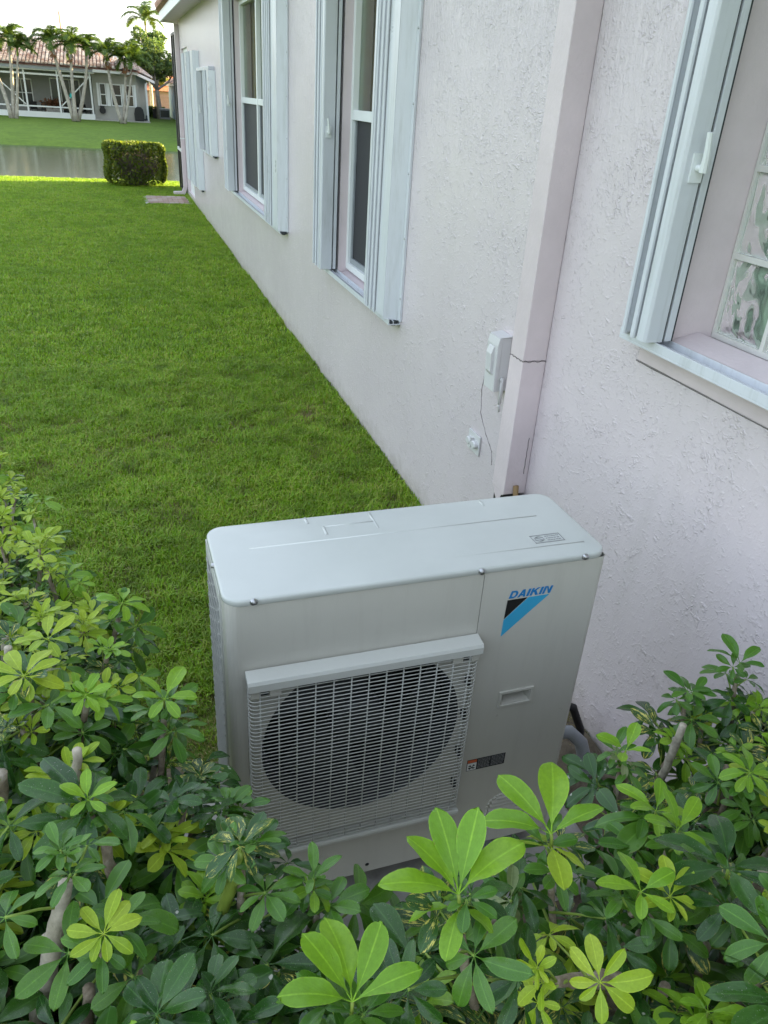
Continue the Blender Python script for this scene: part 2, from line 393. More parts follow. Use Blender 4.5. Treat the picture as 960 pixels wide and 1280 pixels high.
def tuft(seed, n, h, wdt, spread, mat):
    r = random.Random(seed); m = MB()
    for i in range(n):
        a = r.uniform(0, 6.283); d = spread*math.sqrt(r.random()); bx, by = d*math.cos(a), d*math.sin(a)
        la = r.uniform(0, 6.283); lean = r.uniform(.25, 1.15); hh = h*r.uniform(.6, 1.2); ww = wdt*r.uniform(.7, 1.3)
        dx, dy = math.cos(la), math.sin(la); px, py = -dy*ww/2, dx*ww/2
        m1 = (bx+dx*lean*hh*.35, by+dy*lean*hh*.35, hh*.6); tp = (bx+dx*lean*hh, by+dy*lean*hh, hh*(1-.35*lean)+.004)
        m.add([(bx-px, by-py, 0), (bx+px, by+py, 0), (m1[0]+px*.9, m1[1]+py*.9, m1[2]), (m1[0]-px*.9, m1[1]-py*.9, m1[2]), tp], [(0, 1, 2, 3), (3, 2, 4)])
    return m.mesh('grass_tuft', mat, fix=False)
def scatter(name, pts, rot, scl, variants, label):
    """one stuff object: tufts instanced on a point cloud by geometry nodes"""
    me = bpy.data.meshes.new(name); me.from_pydata([tuple(p) for p in pts], [], [])
    at = me.attributes.new('rz', 'FLOAT', 'POINT'); at.data.foreach_set('value', np.asarray(rot, dtype=np.float32))
    at = me.attributes.new('sc', 'FLOAT', 'POINT'); at.data.foreach_set('value', np.asarray(scl, dtype=np.float32))
    at = me.attributes.new('vi', 'INT', 'POINT'); at.data.foreach_set('value', np.random.randint(0, len(variants), len(pts)).astype(np.int32))
    o = put(name, me); tag(o, label, 'grass', kind='stuff')
    ng = bpy.data.node_groups.new(name, 'GeometryNodeTree')
    ng.interface.new_socket('Geometry', in_out='INPUT', socket_type='NodeSocketGeometry'); ng.interface.new_socket('Geometry', in_out='OUTPUT', socket_type='NodeSocketGeometry')
    gi = ng.nodes.new('NodeGroupInput'); go = ng.nodes.new('NodeGroupOutput')
    jn = ng.nodes.new('GeometryNodeJoinGeometry')
    def attr(n, t):
        x = ng.nodes.new('GeometryNodeInputNamedAttribute'); x.data_type = t; x.inputs['Name'].default_value = n; return x
    for i, vme in enumerate(variants):
        ip = ng.nodes.new('GeometryNodeInstanceOnPoints')
        src = bpy.data.objects.new('grass_tuft', vme)
        oi = ng.nodes.new('GeometryNodeObjectInfo'); oi.inputs['Object'].default_value = src; oi.inputs['As Instance'].default_value = True
        cmpn = ng.nodes.new('FunctionNodeCompare'); cmpn.data_type = 'INT'; cmpn.operation = 'EQUAL'
        a = attr('vi', 'INT'); ng.links.new(a.outputs['Attribute'], cmpn.inputs[2]); cmpn.inputs[3].default_value = i
        cb = ng.nodes.new('ShaderNodeCombineXYZ'); ra = attr('rz', 'FLOAT'); ng.links.new(ra.outputs['Attribute'], cb.inputs[2])
        sa = attr('sc', 'FLOAT')
        ng.links.new(gi.outputs[0], ip.inputs['Points']); ng.links.new(cmpn.outputs[0], ip.inputs['Selection'])
        ng.links.new(oi.outputs['Geometry'], ip.inputs['Instance']); ng.links.new(cb.outputs[0], ip.inputs['Rotation']); ng.links.new(sa.outputs['Attribute'], ip.inputs['Scale'])
        ng.links.new(ip.outputs[0], jn.inputs[0])
    ng.links.new(jn.outputs[0], go.inputs[0])
    md = o.modifiers.new('scatter', 'NODES'); md.node_group = ng
    return o
def smooth_noise(x, y, s, seed):
    """cheap value noise for patchiness"""
    r = np.random.RandomState(seed); G = r.rand(64, 64)
    xi, yi = np.floor(x/s).astype(int), np.floor(y/s).astype(int); fx, fy = x/s-xi, y/s-yi
    fx = fx*fx*(3-2*fx); fy = fy*fy*(3-2*fy)
    A = lambda i, j: G[(xi+i) % 64, (yi+j) % 64]
    return (A(0, 0)*(1-fx)+A(1, 0)*fx)*(1-fy)+(A(0, 1)*(1-fx)+A(1, 1)*fx)*fy
def in_pad(x, y): return (x > -.97) & (y > 16.75) & (y < 17.95)
def grass_zone(n, x0, x1, y0, y1, pw=1.0):
    u = np.random.rand(n)**pw; y = y0+(y1-y0)*u
    xl = np.minimum(x0, -.45*y-1.6) if x0 is None else x0
    x = np.random.uniform(x0, x1, n); k = ~in_pad(x, y)
    k &= ~((y < 1.78) & (x > -1.42)); return x[k], y[k]
tv = [tuft(i, 13, .034, .0042, .036, GM[0]) for i in range(5)]
dv = [tuft(20+i, 11, .022, .0036, .04, GM[1]) for i in range(3)]
fv = [tuft(40+i, 17, .038, .008, .09, GM[0]) for i in range(4)]
x, y = grass_zone(40000, -2.9, -.01, 1.2, 6.5, 1.15)
bare = np.clip((2.6-y)/1.3, 0, 1)*np.clip((x+2.3)/.8, 0, 1)          # worn corner by the pad
dry = smooth_noise(x, y, .35, 5)*.34+smooth_noise(x, y, .07, 6)*.36+np.random.rand(len(x))*.26+bare*.28+.10*np.clip((4.5-y)/3, 0, 1)+.1*(x > -.5)
k = (dry < .66) & (np.random.rand(len(x)) > bare*.75)
sc = np.random.uniform(.65, 1.35, len(x))*(1-.45*np.clip(bare, 0, .9))*(.65+.7*smooth_noise(x, y, .16, 12))
scatter('lawn_grass', np.c_[x, y, 0*x][k], np.random.rand(k.sum())*6.283, sc[k], tv, 'broad bladed green lawn grass nearest the hedge')
k2 = (dry > .53) & (np.random.rand(len(x)) < .85)
scatter('dry_grass', np.c_[x+.02, y, 0*x][k2], np.random.rand(k2.sum())*6.283, sc[k2], dv, 'straw coloured dead blades in the thin lawn patches')
n_ = 1500; yy2 = 2.0+(18.2-2.0)*np.random.rand(n_)**1.6; xx2 = -.005-np.abs(np.random.normal(0, .03, n_)); k3 = smooth_noise(yy2*0+3, yy2, .5, 21) > .25
scatter('edge_grass', np.c_[xx2, yy2, 0*xx2][k3], np.random.rand(k3.sum())*6.283, np.random.uniform(.9, 1.9, k3.sum()), tv, 'longer untrimmed grass along the foot of the pink wall')
x, y = grass_zone(42000, -7.5, -.02, 6.2, 21.2, 1.25)
keep = x > -.42*y-1.5; x, y = x[keep], y[keep]
xs_, ys_ = np.random.uniform(-8, -2.75, 16000), np.random.uniform(-2, 6.6, 16000); xt, yt = np.random.uniform(-8, -3, 9000), np.random.uniform(6, 18, 9000); kt = xt < -.42*yt-1.3
x, y = np.concatenate([x, xs_, xt[kt]]), np.concatenate([y, ys_, yt[kt]])
zz = np.interp(y, [p[0] for p in prof], [p[1] for p in prof])
scatter('far_lawn_grass', np.c_[x, y, zz], np.random.rand(len(x))*6.283, np.random.uniform(.6, 1.15, len(x)), fv, 'even mown grass along the house down to the lake edge')

# paver patch by the house corner
pv = MB().box(-.955, 16.78, -.06, -.012, 17.93, .008).build('paver_patch', M['concrete']); tag(pv, 'small patch of pinkish brick pavers at the house corner', kind='structure')
pme = MB().box(-.095, -.047, 0, .095, .047, .05).mesh('paver', M['paver'], bevel=.006)
for i in range(11):
    for j in range(5):
        o = put('paver', pme, pv); o.location = (-.85+j*.2-(.1 if i % 2 else 0)+.05, 16.84+i*.102, -.024+random.uniform(-.003, .003)); o.rotation_euler.z = random.uniform(-.02, .02)
        if o.location.x > -.12 or o.location.x < -.86: bpy.data.objects.remove(o)

# ------------------------------------------------------------------ the house
H = thing('house', 'long pale pink stucco house wall with white accordion shutters along the lawn', 'house', (0, 0, 0))
Y0, Y1, ZT = -5.0, 18.45, 3.22
OPEN = [(.45, 1.86, 1.50, 2.95), (4.48, 5.63, .93, 2.98), (8.25, 10.60, .93, 2.98), (13.35, 14.0, 1.28, 2.2), (16.75, 18.0, .12, 2.72)]
wl = MB(); yy = Y0
def wq(ya, yb, za, zb): wl.add([(0, ya, za), (0, yb, za), (0, yb, zb), (0, ya, zb)], [(0, 3, 2, 1)])
for (a, b, c, d) in OPEN:
    wq(yy, a, -.3, ZT); wq(a, b, -.3, c); wq(a, b, d, ZT); yy = b
    rv = MB(); dp = .19   # returns of the opening
    rv.add([(0, a, c), (dp, a, c), (dp, a, d), (0, a, d)], [(0, 1, 2, 3)]); rv.add([(0, b, c), (dp, b, c), (dp, b, d), (0, b, d)], [(3, 2, 1, 0)])
    rv.add([(0, a, d), (dp, a, d), (dp, b, d), (0, b, d)], [(0, 1, 2, 3)]); rv.add([(0, a, c), (0, b, c), (dp, b, c), (dp, a, c)], [(0, 1, 2, 3)])
    rv.build('reveal', M['stucco_smooth'], H, fix=False)
wq(yy, Y1, -.3, ZT)
wl.add([(0, Y1, -.3), (11, Y1, -.3), (11, Y1, ZT), (0, Y1, ZT)], [(0, 3, 2, 1)]); wl.add([(11, Y0, -.3), (11, Y1, -.3), (11, Y1, ZT), (11, Y0, ZT)], [(0, 1, 2, 3)])
wl.add([(0, Y0, -.3), (11, Y0, -.3), (11, Y0, ZT), (0, Y0, ZT)], [(0, 1, 2, 3)])
wl.build('wall', M['stucco'], H, fix=False)
# unseen shade block added behind the corner, eaves, roof
MB().box(.6, Y1+.012, -.3, 10, 20.0, 3.0).build('lawn_shade_block', M['stucco_smooth'], H)
OV = .31
MB().add([(-OV, Y0-OV, ZT), (-OV, Y1+OV, ZT), (.05, Y1+OV, ZT+.0), (.05, Y0-OV, ZT)], [(0, 1, 2, 3)]).add([(.05, Y1-.0, ZT), (.05, Y1+OV, ZT), (11, Y1+OV, ZT), (11, Y1, ZT)], [(0, 1, 2, 3)]).build('soffit', M['stucco_smooth'], H, fix=False)
MB().box(-OV-.02, Y0-OV, ZT-.035, -OV, Y1+OV+.02, ZT+.16).box(-OV, Y1+OV, ZT-.035, 11, Y1+OV+.02, ZT+.16).build('fascia', M['vinyl'], H, bevel=.003)
rz_ = ZT+.165; e = OV+.09
rf = MB(); A = [(-e, Y0-e, rz_), (-e, Y1+e, rz_), (11+e, Y1+e, rz_), (11+e, Y0-e, rz_)]; B = [(5.5, Y0+5, rz_+2.4), (5.5, Y1-5, rz_+2.4)]
rf.add(A+B, [(0, 1, 5, 4), (1, 2, 5), (2, 3, 4, 5), (3, 0, 4), (3, 2, 1, 0)]).build('roof', M['terracotta'], H)
tl = MB()
for i in range(14): tl.tube([(-e+.02, Y1+e-.12-i*.24, rz_+.03), (-e+.55, Y1+e-.12-i*.24, rz_+.25)], [.085, .07], 8)
tl.build('edge_tiles', M['terracotta'], H, smooth=True)['kind'] = 'stuff'
# boxed pipe chase down the wall with its torn bottom end
pc = MB(); c0, c1 = 2.522, 2.632
pc.box(-.10, c0, .66, -.001, c1, 1.2265).box(-.10, c0+.001, 1.229, -.001, c1-.001, ZT)
pc.build('pipe_cover', M['stucco_smooth'], H, bevel=.004, label='plain square boxed pipe cover running down the stucco')
tt = MB(); ring = []
for i in range(13):
    t = i/12; ring.append((-.099, c0+.002+t*(c1-c0-.004), .66-.05*math.sin(math.pi*t)**2-.004*math.sin(i*2.3)))
vsx = [(p[0], p[1], .662) for p in ring]+ring
tt.add(vsx, [(i, i+1, 14+i, 13+i) for i in range(12)])
tt.build('torn_edge', M['stucco_smooth'], H)
MB().box(-.093, c0+.006, .56, -.012, c1-.006, .659).build('pipe_insulation', M['black'], H, bevel=.015)
MB().tube([(-.05, c0-.006, .70), (-.045, c0-.012, .62), (-.05, c0-.005, .50), (-.06, c0, .3)], .012, 8).build('copper_stub', pm('pipe_foam', (.30, .20, .10), .8, .2), H, smooth=True)
ck = MB()
def crack(pts, r=.0022, x=-.0005):
    ck = MB(); q = []; rr_ = random.Random(len(pts)*3+int(pts[0][0]*100))
    for (a, b), (c, d) in zip(pts, pts[1:]):
        for i in range(6): q.append((x, a+(c-a)*i/6+rr_.uniform(-.004, .004), b+(d-b)*i/6))
    q.append((x, *pts[-1])); ck.tube(q, [r*rr_.uniform(.5, 1.2) for _ in q], 5); ck.build('crack', M['crack'], H)
crack([(3.03, 1.0), (3.035, .93), (3.02, .83), (2.95, .76), (2.86, .70), (2.845, .64)])
crack([(1.985, 1.400), (1.4, 1.398), (.6, 1.400)], .0035)
MB().tube([(-.1005, c0+.01*i, 1.228+.003*math.sin(i*2.2)) for i in range(12)], .0012, 5).build('crack', M['crack'], H)
MB().tube([(-.1+.01*i, c0-.0006, 1.228+.004*math.sin(i*1.7)) for i in range(11)], .0015, 5).build('crack', M['crack'], H)
MB().tube([(-.02-.002*(i % 2), c0-.0008, .75+.02*i) for i in range(9)], .0015, 5).build('crack', M['crack'], H)
MB().box(-.0045, .3, 1.4035, 0, 1.975, 1.462).build('sill_band', M['stucco_smooth'], H, bevel=.002)

def stack(name, y0, y1, zb, zt, op, n=5, plate=.14, dep=.105, handle=None, label=None):
    """one folded accordion shutter stack; the opening lies towards op (+1 = +y)"""
    s = MB(); out = y0 if op > 0 else y1
    Q = lambda t: out+op*t
    W = y1-y0
    # mounting jamb with its flange
    s.box(-.014, Q(-.03), zb-.01, -.0008, Q(.035), zt); s.prism([(-.014, Q(.006)), (-.014, Q(.034)), (-dep+.012, Q(.060)), (-dep+.012, Q(.045))], zb-.01, zt)
    r = s.build(name, M['trim'], H, bevel=.0015, label=label)
    MB().box(-dep+.008, Q(.046), zb, -dep+.013, Q(.046+plate), zt).box(-.03, Q(.05), zb+.002, -.02, Q(.046+plate), zt-.002).build('cover_plate', M['trim'], r, bevel=.0015)
    span = W-.046-plate-.05
    for i in range(n):
        ta = .046+plate+.006+span*i/n; tb = ta+span/n*.8
        a, b = (ta, tb) if i % 2 == 0 else (tb, ta)
        m = MB()
        def qd(x0_, t0, x1_, t1, th=.0035):
            m.prism([(x0_, Q(t0)-th/2), (x1_, Q(t1)-th/2), (x1_, Q(t1)+th/2), (x0_, Q(t0)+th/2)], zb+.004*(i % 2), zt)
        xm = -dep*.52
        qd(-dep, a, xm-.008, (a+b)/2-.006); qd(xm-.008, (a+b)/2-.006, xm+.008, (a+b)/2+.006); qd(xm+.008, (a+b)/2+.006, -.022, b)
        m.cyl((-dep-.002, Q(a), zb-.004), (-dep-.002, Q(a), zt), .0075, 8); m.cyl((-.020, Q(b), zb-.004), (-.020, Q(b), zt), .006, 8)
        sharp(m.build('slat', M['trim'], r))
    t = W-.040
    m = MB(); m.prism([(-dep-.012, Q(t)), (-dep-.012, Q(t+.032)), (-dep-.004, Q(t+.038)), (-.05, Q(t+.038)), (-.046, Q(t+.030)), (-.046, Q(t+.006)), (-.075, Q(t+.006)), (-.078, Q(t))], zb-.002, zt)
    m.prism([(-.040, Q(t)), (-.040, Q(t+.036)), (-.018, Q(t+.036)), (-.018, Q(t))], zb, zt)
    m.build('lock_rail', M['trim'], r, bevel=.002)
    MB().box(-.062, Q(t+.0300), zb, -.0465, Q(t+.0365), zt).box(-.0165, Q(t+.004), zb, -.012, Q(t+.034), zt).build('painted_shade_strip', M['fins'], r)  # dark strip painted in for the shade between the rails
    if handle:
        h = MB(); yh = Q(t+.038); d = op
        h.cyl((-dep+.03, yh, handle), (-dep+.03, yh+d*.034, handle), .009, 12); h.box(-dep+.012, yh, handle-.035, -dep+.05, yh+d*.006, handle+.035)
        h.tube([(-dep+.03, yh+d*.03, handle-.008), (-dep+.026, yh+d*.036, handle+.03), (-dep+.018, yh+d*.038, handle+.085)], [.011, .009, .007], 8)
        sharp(h.build('handle', M['vinyl'], r))
    m = MB()
    for z in np.arange(zb+.12, zt, .33): m.ball((-.0145, Q(-.016), z), .0065, 8, 6, (.6, 1, 1))
    m.build('screws', M['screw'], r, smooth=True)['kind'] = 'stuff'
    MB().box(-.06, Q(.0), zb-.034, -.016, Q(.04), zb-.014).box(-.05, Q(.008), zb-.040, -.026, Q(.03), zb-.034).build('bracket', M['fins'], r)
    return r
def tracks(a, b, zb, zt):
    t = MB().box(-.072, a, zb-.034, -.001, b, zb-.028).box(-.072, a, zb-.028, -.068, b, zb-.002).box(-.045, a, zb-.028, -.040, b, zb-.010).box(-.004, a, zb-.028, -.0012, b, zb-.004)
    t.build('bottom_track', M['trim'], H, bevel=.001)
    MB().box(-.085, a, zt+.004, -.001, b, zt+.05).build('top_track', M['trim'], H, bevel=.002)
    MB().box(-.0675, a+.02, zb-.0275, -.0455, b-.02, zb-.022).build('painted_track_shade', M['fins'], H)  # dark strip whose colour stands in for shade inside the channel
lab = 'shutter stack on the {} side of the {}'
stack('storm_shutter', 4.205, 4.60, .955, 3.0, 1, 4, .15, .10, None, 'folded shutter with a wide flat cover plate, nearest the meter side of the narrow window')
stack('storm_shutter', 5.635, 6.0, .955, 3.0, -1, 5, .06, .125, 1.86, 'folded shutter with lock handle on the far side of the narrow window')
tracks(4.2, 5.9, .955, 3.0)
stack('storm_shutter', 7.47, 8.12, .94, 3.02, 1, 6, .28, .10, None, 'wide folded shutter on the near side of the twin window')
stack('storm_shutter', 10.62, 11.05, .94, 3.02, -1, 5, .06, .125, 1.93, 'folded shutter with lock handle on the far side of the twin window')
tracks(7.5, 11.0, .94, 3.02)
stack('storm_shutter', 1.822, 2.005, 1.505, 2.96, -1, 3, .012, .100, 1.965, 'folded shutter with lock handle beside the glass block window')
tracks(.2, 2.0, 1.505, 2.96)
stack('storm_shutter', 12.62, 13.35, 1.20, 2.30, 1, 5, .30, .10, None, 'short folded shutter on the near side of the small far window')
stack('storm_shutter', 14.02, 14.45, 1.20, 2.30, -1, 5, .08, .125, 1.75, 'short folded shutter on the far side of the small far window')
tracks(12.7, 14.4, 1.20, 2.30)
stack('storm_shutter', 14.75, 15.75, .50, 2.60, 1, 6, .45, .11, None, 'tall folded shutter on the near side of the glass door')
stack('storm_shutter', 15.95, 16.7, .50, 2.60, 1, 6, .30, .11, 1.6, 'tall folded shutter against the glass door')

def sash_window(a, b, zb, zt, parts, xg=.075):
    f = MB(); t = .045
    f.box(xg-.02, a, zb, xg+.05, a+t, zt).box(xg-.02, b-t, zb, xg+.05, b, zt).box(xg-.02, a+t, zb, xg+.05, b-t, zb+t).box(xg-.02, a+t, zt-t, xg+.05, b-t, zt)
    r = f.build('window', M['vinyl'], H, bevel=.003)
    zm = (zb+zt)/2; w_ = (b-a)/parts
    for i in range(parts):
        ya, yb = a+i*w_+(t if i == 0 else .03), a+(i+1)*w_-(t if i == parts-1 else .03)
        if i: MB().box(xg-.022, a+i*w_-.03, zb+t, xg+.05, a+i*w_+.03, zt-t).build('mullion', M['vinyl'], r, bevel=.003)
        MB().box(xg-.016, ya, zm-.03, xg+.03, yb, zm+.03).build('meeting_rail', M['vinyl'], r, bevel=.003)
        s = MB(); q = .028
        s.box(xg, ya, zb+t, xg+.028, ya+q, zm-.03).box(xg, yb-q, zb+t, xg+.028, yb, zm-.03).box(xg, ya+q, zb+t, xg+.028, yb-q, zb+t+q+.01)
        s.build('lower_sash', M['plastic_grey'], r, bevel=.002)
        MB().box(xg+.012, ya+q, zb+t+q, xg+.016, yb-q, zm-.03).build('insect_screen', M['screen'], r)
        MB().box(xg+.02, ya, zm+.03, xg+.026, yb, zt-t).build('pane', M['glass'], r)
        c = MB(); nn = 52; pts = []
        for j in range(nn+1): pts.append((xg+.14+.018*math.sin(j*1.7), ya-.02+(yb-ya+(1.3 if i == parts-1 else .04))*j/nn))
        c.add([(p[0], p[1], zb) for p in pts]+[(p[0], p[1], zt) for p in pts], [(j, j+1, nn+2+j, nn+1+j) for j in range(nn)])
        c.build('curtain', M['curtain'], r, smooth=True, fix=False)
        MB().box(xg-.018, ya+.07, zb+t, xg-.002, ya+.11, zb+t+.02).build('sash_latch', M['vinyl'], r, bevel=.002)
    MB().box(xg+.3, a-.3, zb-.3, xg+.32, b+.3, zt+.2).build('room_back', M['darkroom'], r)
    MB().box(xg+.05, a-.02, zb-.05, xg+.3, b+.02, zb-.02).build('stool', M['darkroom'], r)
    return r
sash_window(4.48, 5.63, .965, 2.98, 1)
sash_window(8.25, 10.60, .965, 2.98, 2)
sash_window(13.35, 14.0, 1.29, 2.2, 1)
dr = MB().box(.04, 16.75, .12, .10, 16.83, 2.72).box(.04, 17.92, .12, .10, 18.0, 2.72).box(.04, 16.83, .12, .10, 17.92, .5).box(.04, 16.83, 2.0, .10, 17.92, 2.08).box(.04, 16.83, 2.66, .10, 17.92, 2.72).build('glass_door', M['vinyl'], H, bevel=.004)
MB().box(.06, 16.83, .5, .066, 17.92, 2.0).box(.06, 16.83, 2.08, .066, 17.92, 2.66).build('pane', M['fardark'], dr)
# sloped stucco sills
for (a, b, c, d) in OPEN[:3]:
    MB().prism([(-.0, c-.002), (.10, c+.02), (.10, c+.002), (0, c-.02)], a+.002, b-.002, 'y').build('sill', M['stucco_smooth'], H)
# glass block window
gwm = MB()
for j in range(7): zc_ = 1.513+j*.2285; gwm.box(.1485, .47, zc_-.008, .178, 1.858, zc_+.008)
for i in range(8): yc_ = 1.855-i*.2; gwm.box(.1486, max(yc_-.007, .47), 1.506, .1775, min(yc_+.007, 1.858), 2.94)
gw = gwm.build('glass_block_window', M['mortar'], H); gw['kind'] = 'stuff'
MB().box(.179, .47, 1.50, .187, 1.858, 2.94).build('painted_backing', M['core'], gw)
bl = MB(); n_ = 9; hw, hh_ = .0935, .1065
vs = []
for i in range(n_+1):
    for j in range(n_+1):
        u, v_ = -1+2*i/n_, -1+2*j/n_; d = max(abs(u), abs(v_)); ed = max(0, (d-.80)/.20)
        vs.append((-.012*(1-ed*ed)+.0, u*hw, v_*hh_))
fs = [(i*(n_+1)+j, i*(n_+1)+j+1, (i+1)*(n_+1)+j+1, (i+1)*(n_+1)+j) for i in range(n_) for j in range(n_)]
bme = bl.add(vs, fs).mesh('glass_block', M['block'], smooth=True, fix=False)
bme.flip_normals()
for i in range(6):
    for j in range(6):
        o = put('glass_block', bme, gw); o.location = (.160, 1.855-.1-i*.2, 1.513+.11425+j*.2285)
        o.rotation_euler.x = math.pi*((i*7+j*3) % 2)
MB().box(.10, .46, 2.948, .19, 1.85, 2.96).build('head_return', M['stucco_smooth'], H)
# end of the house: downspout with elbow, bronze screen
ds = MB(); ds.box(-.085, 18.33, .16, -.004, 18.43, ZT-.06)
ds.prism([(-.085, .16), (-.004, .16), (-.06, .0), (-.30, -.0), (-.30, .07), (-.12, .075)], 18.335, 18.425, 'y')
dso = ds.build('downspout', M['stucco_smooth'], H, bevel=.006, label='pinkish downspout with an elbow at the far corner of the house')
MB().box(-.088, 18.325, 1.1, -.002, 18.435, 1.12).build('strap', M['vinyl'], dso)
SE = thing('screen_enclosure', 'dark bronze screen enclosure at the far end of the pink house', 'screen enclosure', (-.05, 19.4, 0))
fr = MB()
for y_ in (18.56, 19.15, 19.72): fr.box(-.06, y_-.025, -.1, -.01, y_+.025, 3.05)
fr.box(-.06, 18.56, 3.0, -.01, 19.72, 3.05)
fo = fr.build('frame', M['bronze'], SE, bevel=.003); fo.location = (.05, -19.4, 0)
o = MB().box(-.062, 18.585, .82, -.008, 19.695, .88).build('rail', M['white_alu'], SE); o.location = (.05, -19.4, 0)
def screen_mat():
    k = N('screen_mesh'); t = k.n('BsdfTransparent'); mx = k.n('MixShader'); mx.inputs[0].default_value = .55
    k.b.inputs['Base Color'].default_value = (.02, .02, .02, 1); k.l(t.outputs[0], mx.inputs[1]); k.l(k.b.outputs[0], mx.inputs[2]); k.l(mx.outputs[0], k.o.inputs[0]); return k.m
M['mesh'] = screen_mat()
o = MB().box(-.037, 18.585, .1, -.034, 19.695, 3.0).build('screen', M['mesh'], SE); o.location = (.05, -19.4, 0)

# electrical boxes on the wall
EB = thing('disconnect_box', 'grey white electrical disconnect box with hinged cover on the wall beside the pipe cover', 'electrical box', (0, 2.915, 1.12))
e_ = MB(); e_.box(-.0632, -.085, -.135, -.001, .085, .1335); e_.build('enclosure', M['box'], EB, bevel=.004)
e_ = MB(); e_.prism([(-.064, -.135), (-.084, -.135), (-.090, .095), (-.080, .1335), (-.064, .1335)], -.092, .092, 'y').prism([(-.084, .1345), (-.001, .1345), (-.001, .143)], -.094, .094, 'y'); cv = e_.build('cover', M['box'], EB, bevel=.003)
MB().prism([(-.085, -.06), (-.104, -.04), (-.110, .05), (-.096, .085), (-.088, .085)], -.045, .045, 'y').build('bulge', M['box'], cv, bevel=.006)
e_ = MB().tube([(-.035, -.10, -.20), (-.035, -.10, -.13), (-.035, -.10, -.07)], [.009, .012, .010], 10).tube([(-.035, -.086, -.075), (-.035, -.108, -.075)], .014, 10); e_.tube([(-.03, -.10, -.24), (-.035, -.10, -.19)], .008, 8)
e_.build('conduit_fitting', M['box'], EB, smooth=True)
OU = thing('outdoor_outlet', 'small square white outlet with two round covers low on the stucco wall', 'outlet', (0, 3.04, .672))
MB().box(-.012, -.058, -.06, -.001, .058, .06).build('plate', M['box'], OU, bevel=.004)
for s in (-1, 1):
    c = MB().tube([(-.012, s*.026, 0), (-.030, s*.026, 0), (-.036, s*.026, 0)], [.024, .023, .017], 14); sharp(c.build('cap', M['box'], OU))
MB().box(-.034, -.004, -.03, -.012, .004, .03).build('divider', M['box'], OU)
EB.scale = (.72, .54, .86); EB.location.y = 2.86; OU.scale = (.8, 1.1, .8)

# ------------------------------------------------------------------ air conditioner
pad = MB().box(-1.60, 1.19, -.05, -.30, 1.80, .075).build('concrete_pad', M['concrete'], bevel=.012)
tag(pad, 'grey concrete slab under the air conditioner', 'slab')
AW, AD, AH, AZ = .934, .321, .99, .14
AC = thing('air_conditioner', 'beige outdoor air conditioner with wire fan guard and blue and black emblem on a slab', 'air conditioner', (-.443-AW, 1.353-.0098, AZ), rz=.0105)
def frect(m, x0, x1, z0, z1, y, mi=0): m.add([(x0, y, z0), (x1, y, z0), (x1, y, z1), (x0, y, z1)], [(0, 1, 2, 3)], mi)
ZS = .975          # seam height
R0 = .030
# fan panel (left): round corner + flat front with a round opening
FCX, FCZ, FR_ = .325, .535, .256
m = MB(); arc = [(R0-R0*math.sin(a), R0-R0*math.cos(a)) for a in [i*math.pi/2/6 for i in range(7)]]
arc = [(R0-R0*math.sin(math.pi/2*i/6), R0-R0*math.cos(math.pi/2*i/6)) for i in range(6, -1, -1)]
pts = [(0, .075)]+arc
for (a, b) in zip(pts, pts[1:]): m.add([(a[0], a[1], 0), (b[0], b[1], 0), (b[0], b[1], ZS), (a[0], a[1], ZS)], [(0, 1, 2, 3)])
X0, X1 = R0, .602
nseg = 64; inner = []; outer = []
for i in range(nseg):
    a = 2*math.pi*i/nseg; c_, s_ = math.cos(a), math.sin(a); inner.append((FCX+FR_*c_, 0, FCZ+FR_*s_))
    t = 1e9
    for lim, comp, o_ in ((X1, c_, FCX), (X0, c_, FCX)):
        if abs(comp) > 1e-6 and (lim-o_)/comp > 0: t = min(t, (lim-o_)/comp)
    for lim in (ZS, 0):
        if abs(s_) > 1e-6 and (lim-FCZ)/s_ > 0: t = min(t, (lim-FCZ)/s_)
    outer.append((FCX+t*c_, 0, FCZ+t*s_))
vs = inner+outer; fs = []
for i in range(nseg):
    j = (i+1) % nseg; fs.append((i, nseg+i, nseg+j, j))
m.add(vs, fs)
for (cx_, cz_) in ((X0, 0), (X1, 0), (X1, ZS), (X0, ZS)):      # corner fillers between the last two spokes
    ang = math.atan2(cz_-FCZ, cx_-FCX) % (2*math.pi); i = int(ang/(2*math.pi)*nseg); j = (i+1) % nseg
    m.add([outer[i], outer[j], (cx_, 0, cz_)], [(0, 2, 1)])
bell = []
for k_, (rr, yy_) in enumerate(((FR_, 0), (FR_-.006, .010), (FR_-.010, .03), (FR_-.008, .09))):
    bell += [(FCX+rr*math.cos(2*math.pi*i/nseg), yy_, FCZ+rr*math.sin(2*math.pi*i/nseg)) for i in range(nseg)]
bm0 = MB(); bm0.add(bell, [(k_*nseg+i, k_*nseg+(i+1) % nseg, (k_+1)*nseg+(i+1) % nseg, (k_+1)*nseg+i) for k_ in range(3) for i in range(nseg)])
sharp(m.build('fan_panel', M['ac'], AC, fix=False), 30); bm0.build('bell_mouth', M['fan'], AC, smooth=True, fix=False)
